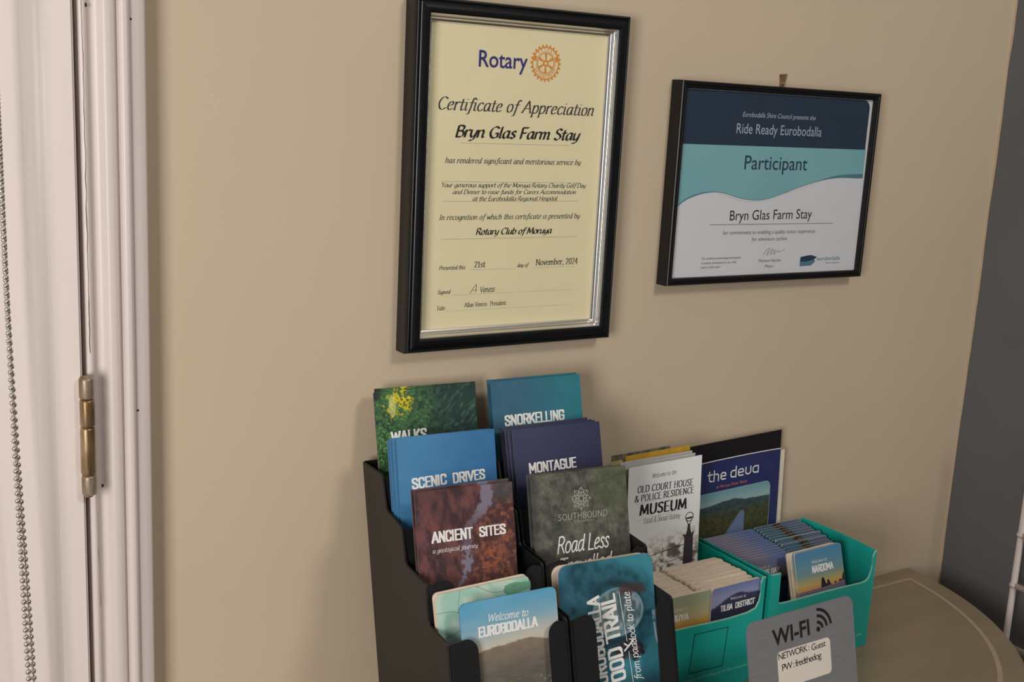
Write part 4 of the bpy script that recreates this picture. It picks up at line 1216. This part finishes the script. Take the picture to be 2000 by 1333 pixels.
T = Print(); T.poly([(36, 45.5), (37, 40), (37.6, 36), (39.5, 33.6), (41.6, 34.5), (43, 38), (44.4, 42), (46, 42.5), (46.6, 38.6), (48.6, 37.4), (50.4, 40.5), (52.2, 44), (56, 44.6)]); T.poly([(57.5, 44.6), (58.5, 42.2), (60, 42), (61.5, 44)]); T.poly([(64, 43.6), (67, 41.2), (70, 41.4), (71, 42.8)]); T.poly([(71, 43), (72, 37), (75, 33), (75, 43)])
T.build('sea_stack_print', mat('rock_silhouette_ink', (44, 40, 52), .5), f)
for i, lb in ((1, 'card directly behind the NAROOMA card, shifted a little left'), (2, 'second card behind the NAROOMA card, its pale edge showing'), (3, 'hindmost card leaning with the NAROOMA cards')):
    put_card(NA, (.3375-.0020*i, -.1070+.0021*i, -.4118-.0003*i), nx, nd, lb, cover=(i == 1))

# ------------------------------------------------------------------ leaflets and booklet by the wall
ms = booklet('leaflet', 'museum', (.1288, -.0580, -.2972), (.9997, .0186, .0131), (.0147, -.0450, -.9989), .1029, .2080, .0010, M_leafg, p_museum, .0011, gain=4.0, m=M_covm,
             label='white OLD COURT HOUSE MUSEUM leaflet standing in the left teal box', cat='leaflet')
T = Print()
T.stroke('Welcome to the', 'italic', 33.0, 15.8, 33.8, 5.0, -.5); T.stroke('Local & Social History', 'italic', 22.9, 65.2, 51.5, 6.4, -2.5)
T.line([(13, 42), (88, 39)], .2).line([(13, 61), (86, 57.5)], .2)
T.build('script_lettering', mat('faded_ink', (96, 92, 94), .6), ms)
T = Print()
T.stroke('OLD COURT HOUSE', 'heavy', 12.7, 29.5, 78.9, 7.4, -2.4, pen=.16); T.stroke('& POLICE RESIDENCE', 'heavy', 9.3, 39.4, 83.8, 7.0, -1.6, pen=.16)
T.stroke('MUSEUM', 'heavy', 15.8, 54.8, 68.1, 11.4, -2.6, pen=.2)
T.build('title_lettering', M_ink, ms)
T = Print(); L = 88
T.ring(L, 68.5, 4.6, 5.6, 28, sx=1.1); T.poly([(L-5, 69), (L+5, 68.6), (L+4, 71), (L-4, 71)], -.00001)
T.poly([(L-4.4, 71.5), (L-3.2, 71.3), (L-.8, 77.5), (L-1.6, 78)]); T.poly([(L+3.6, 71.3), (L+4.6, 71.3), (L+1.4, 78), (L+.4, 77.5)])
T.poly([(L-1.8, 76.5), (L+1.6, 76.5), (L+2.4, 83), (L+4, 88), (L+8, 85.5), (L+6.6, 91), (L+7, 112), (L+6, 131), (L-7, 131), (L-7, 112), (L-6, 92), (L-9, 87.5), (L-4, 88.5), (L-2.4, 83)], -.00002)
T.line([(4, 108), (40, 103), (L-7, 99.5)], .9).line([(50, 92), (52, 112)], .5).line([(56, 116), (99, 111)], .7)
T.build('lamp_silhouette', mat('photo_black_ink', (58, 52, 56), .6), ms)


def plain(key, o, x, d, w, h, t, m, label):
    b = MB(); b.box(0, w, 0, t, -h, 0); r = link('leaflet', b.me(key), m, label=label, cat='leaflet'); r.matrix_world = basis(o, x, d); return r


plain('leaf_a', (.1252, -.0530, -.2956), (.9997, .0186, .014), (.014, -.045, -.999), .1010, .2080, .0008, M_leafg, 'pale grey leaflet directly behind the MUSEUM leaflet')
plain('leaf_b', (.1240, -.0485, -.2935), (.9997, .0186, .006), (.006, -.045, -.999), .1015, .2080, .0008, M_leafg, 'pale leaflet with thin top edge between the MUSEUM leaflet and the yellow one')
plain('leaf_c', (.1350, -.0440, -.2895), (.9997, .0186, .020), (.020, -.045, -.999), .0905, .2080, .0012, M_yel, 'yellow leaflet standing behind the MUSEUM leaflet')
plain('leaf_d', (.1190, -.0400, -.2945), (.9997, .0186, .012), (.012, -.045, -.999), .0800, .2080, .0008, M_olive, 'olive and cream leaflet behind the yellow one, showing at its left')
plain('leaf_e', (.1270, -.0300, -.2920), (.9997, .0186, .016), (.016, -.03, -.999), .0820, .2080, .0008, M_leafd, 'dark photo leaflet at the back, between the MONTAGUE and yellow pieces')
dv = booklet('booklet', 'deua', (.2509, -.0160, -.3009), (.9990, .0250, .0246), (.0265, -.0262, -.9973), .1457, .2150, .0016, M_blacki, None, label='deep blue the deua booklet with black top leaning on the wall', cat='booklet')
T = Print(); T.poly([(0, 22.8), (145.7, 23.5), (145.7, 215), (0, 215)]); T.build('blue_field', M_deua, dv, .00008)
T = Print(); T.line([(0, 23.4), (36, 22.4), (82, 22.2), (120, 22.6), (145.4, 23.4)], 1.1, True); T.build('white_rule', M_wink, dv, .00012)
pm = cover_mesh('valley', .1185, .105, p_photo, .0010, 0, 1.9); pm.materials.append(M_cov)
for v in pm.vertices:     # rounded top right corner
    dd = -v.co.z; xx = v.co.x; r = .008
    if dd < r: k = r-math.sqrt(max(0, r*r-(r-dd)**2)); v.co.x = min(xx, .1185-k)
po = link('valley_photo', pm, None, dv); po.location = (.0125, -.00014, -.0612)
T = Print(); T.ring(123, 69.2, 7.8, 8.4, 28, a0=0, a1=90).line([(12, 61.1), (123, 61.1)], .5).line([(131.2, 69), (131.2, 140)], .5); T.build('photo_border', M_wink2, dv, .0002)


def bub(T, ch, u, v, h, w):
    t = h*.17; r = w/2
    if ch == 't': T.line([(u+w*.35, v-h*1.35), (u+w*.35, v-h*.35), (u+w*.6, v-t/2), (u+w*1.05, v-t/2)], t).line([(u, v-h*.95), (u+w, v-h*.95)], t)
    if ch == 'h': T.line([(u+t/2, v-h*1.4), (u+t/2, v)], t).line([(u+t/2, v-h+t/2), (u+w*.7, v-h+t/2), (u+w-t/2, v-h*.72), (u+w-t/2, v)], t)
    if ch == 'e': T.line([(u+t, v-h*.5), (u+w-t/2, v-h*.5), (u+w-t/2, v-h*.78), (u+w*.72, v-h+t/2), (u+w*.3, v-h+t/2), (u+t/2, v-h*.75), (u+t/2, v-h*.28), (u+w*.3, v-t/2), (u+w*.9, v-t/2)], t)
    if ch in 'da':
        T.line([(u+w-t/2, v-h+t/2), (u+w*.3, v-h+t/2), (u+t/2, v-h*.75), (u+t/2, v-h*.28), (u+w*.3, v-t/2), (u+w-t/2, v-t/2)], t)
        T.line([(u+w-t/2, v-(h*1.4 if ch == 'd' else h-t/2)), (u+w-t/2, v)], t)
    if ch == 'u': T.line([(u+t/2, v-h), (u+t/2, v-h*.28), (u+w*.3, v-t/2), (u+w*.72, v-t/2), (u+w-t/2, v-h*.28), (u+w-t/2, v-h)], t)


T = Print()
for chx, u, w_ in (('t', 28, 7), ('h', 37, 8.6), ('e', 48, 9), ('d', 64, 9.6), ('e', 76, 9.6), ('u', 88, 9.6), ('a', 100, 10.2)): bub(T, chx, u, 47.6, 9.4, w_)
T.build('title_lettering', M_wink, dv, .0002)
T = Print(); T.type('A Moruya River Story', 42, 57.0, 50, 3.6); T.build('subtitle_lettering', mat('orange_ink', (214, 120, 66), .5), dv, .0002)
plain('leaf_f', (.2645, -.0142, -.3262), (.9990, .0250, .0190), (.0200, -.0262, -.9973), .1425, .1900, .0010, mat('blush_paper', (232, 220, 202), .6), 'white sheet standing behind the deep blue booklet, showing at its right edge')

# ------------------------------------------------------------------ wi-fi sign
wf = link('wifi_sign', None, label='grey metal WI-FI sign with white password sticker standing before the teal boxes', cat='sign')
wf.matrix_world = basis((.1536, -.2250, -.4078), (.9999, .0031, .0147), (.0150, -.2079, -.9780))
hs = .1222
b = MB(); b.prism(rrect(.1478, hs, [.010, .010, .0, .0]), lambda p, d: (p[0], d, p[1]), 0, .0028)
link('face_plate', b.me('plate', bevel=.0006), M_alum, wf)
b = MB(); b.add([(0.001, .0005, -hs+.003), (.1468, .0005, -hs+.003), (.1468, .0648, -hs+.0142), (.001, .0648, -hs+.0142), (0.001, .0, -hs), (.1468, .0, -hs), (.1468, .0645, -hs+.0112), (.001, .0645, -hs+.0112)], [[0, 1, 2, 3], [7, 6, 5, 4], [0, 4, 5, 1], [1, 5, 6, 2], [2, 6, 7, 3], [3, 7, 4, 0]])
link('foot_plate', b.me('foot', bevel=.0005), M_alum, wf)
T = Print(); T.type('WI-FI', 32.2, 28.6, 51.0, 16.0, 1.2, bold=.022)
cu, cv = 95.0, 26.8; T.disc(cu+.3, cv-2.0, 2.6)
for r in (8.2, 14.6, 21.0): T.ring(cu-1.2, cv-1.0, r-1.5, r+1.5, 60, sx=.95, a0=8, a1=88)
T.build('lettering', M_ink, wf, .0003)
b = MB(); b.prism(rrect(.0735, .0370, .005, x=.0372, z=-.0358), lambda p, d: (p[0], d, p[1]), -.0003, 0)
link('password_sticker', b.me('sticker'), M_stick, wf, label='white sticker with network name and password')
T = Print(); T.type('NETWORK :', 38.4, 43.9, 42.5, 6.4, 1, space=.85); T.type('Guest', 84.0, 44.3, 20.2, 6.4, 1, space=.9); T.type('PW : fredthedog', 42.4, 55.6, 54.6, 6.6, 1, space=.82)
T.build('sticker_lettering', M_ink, wf, .0005)
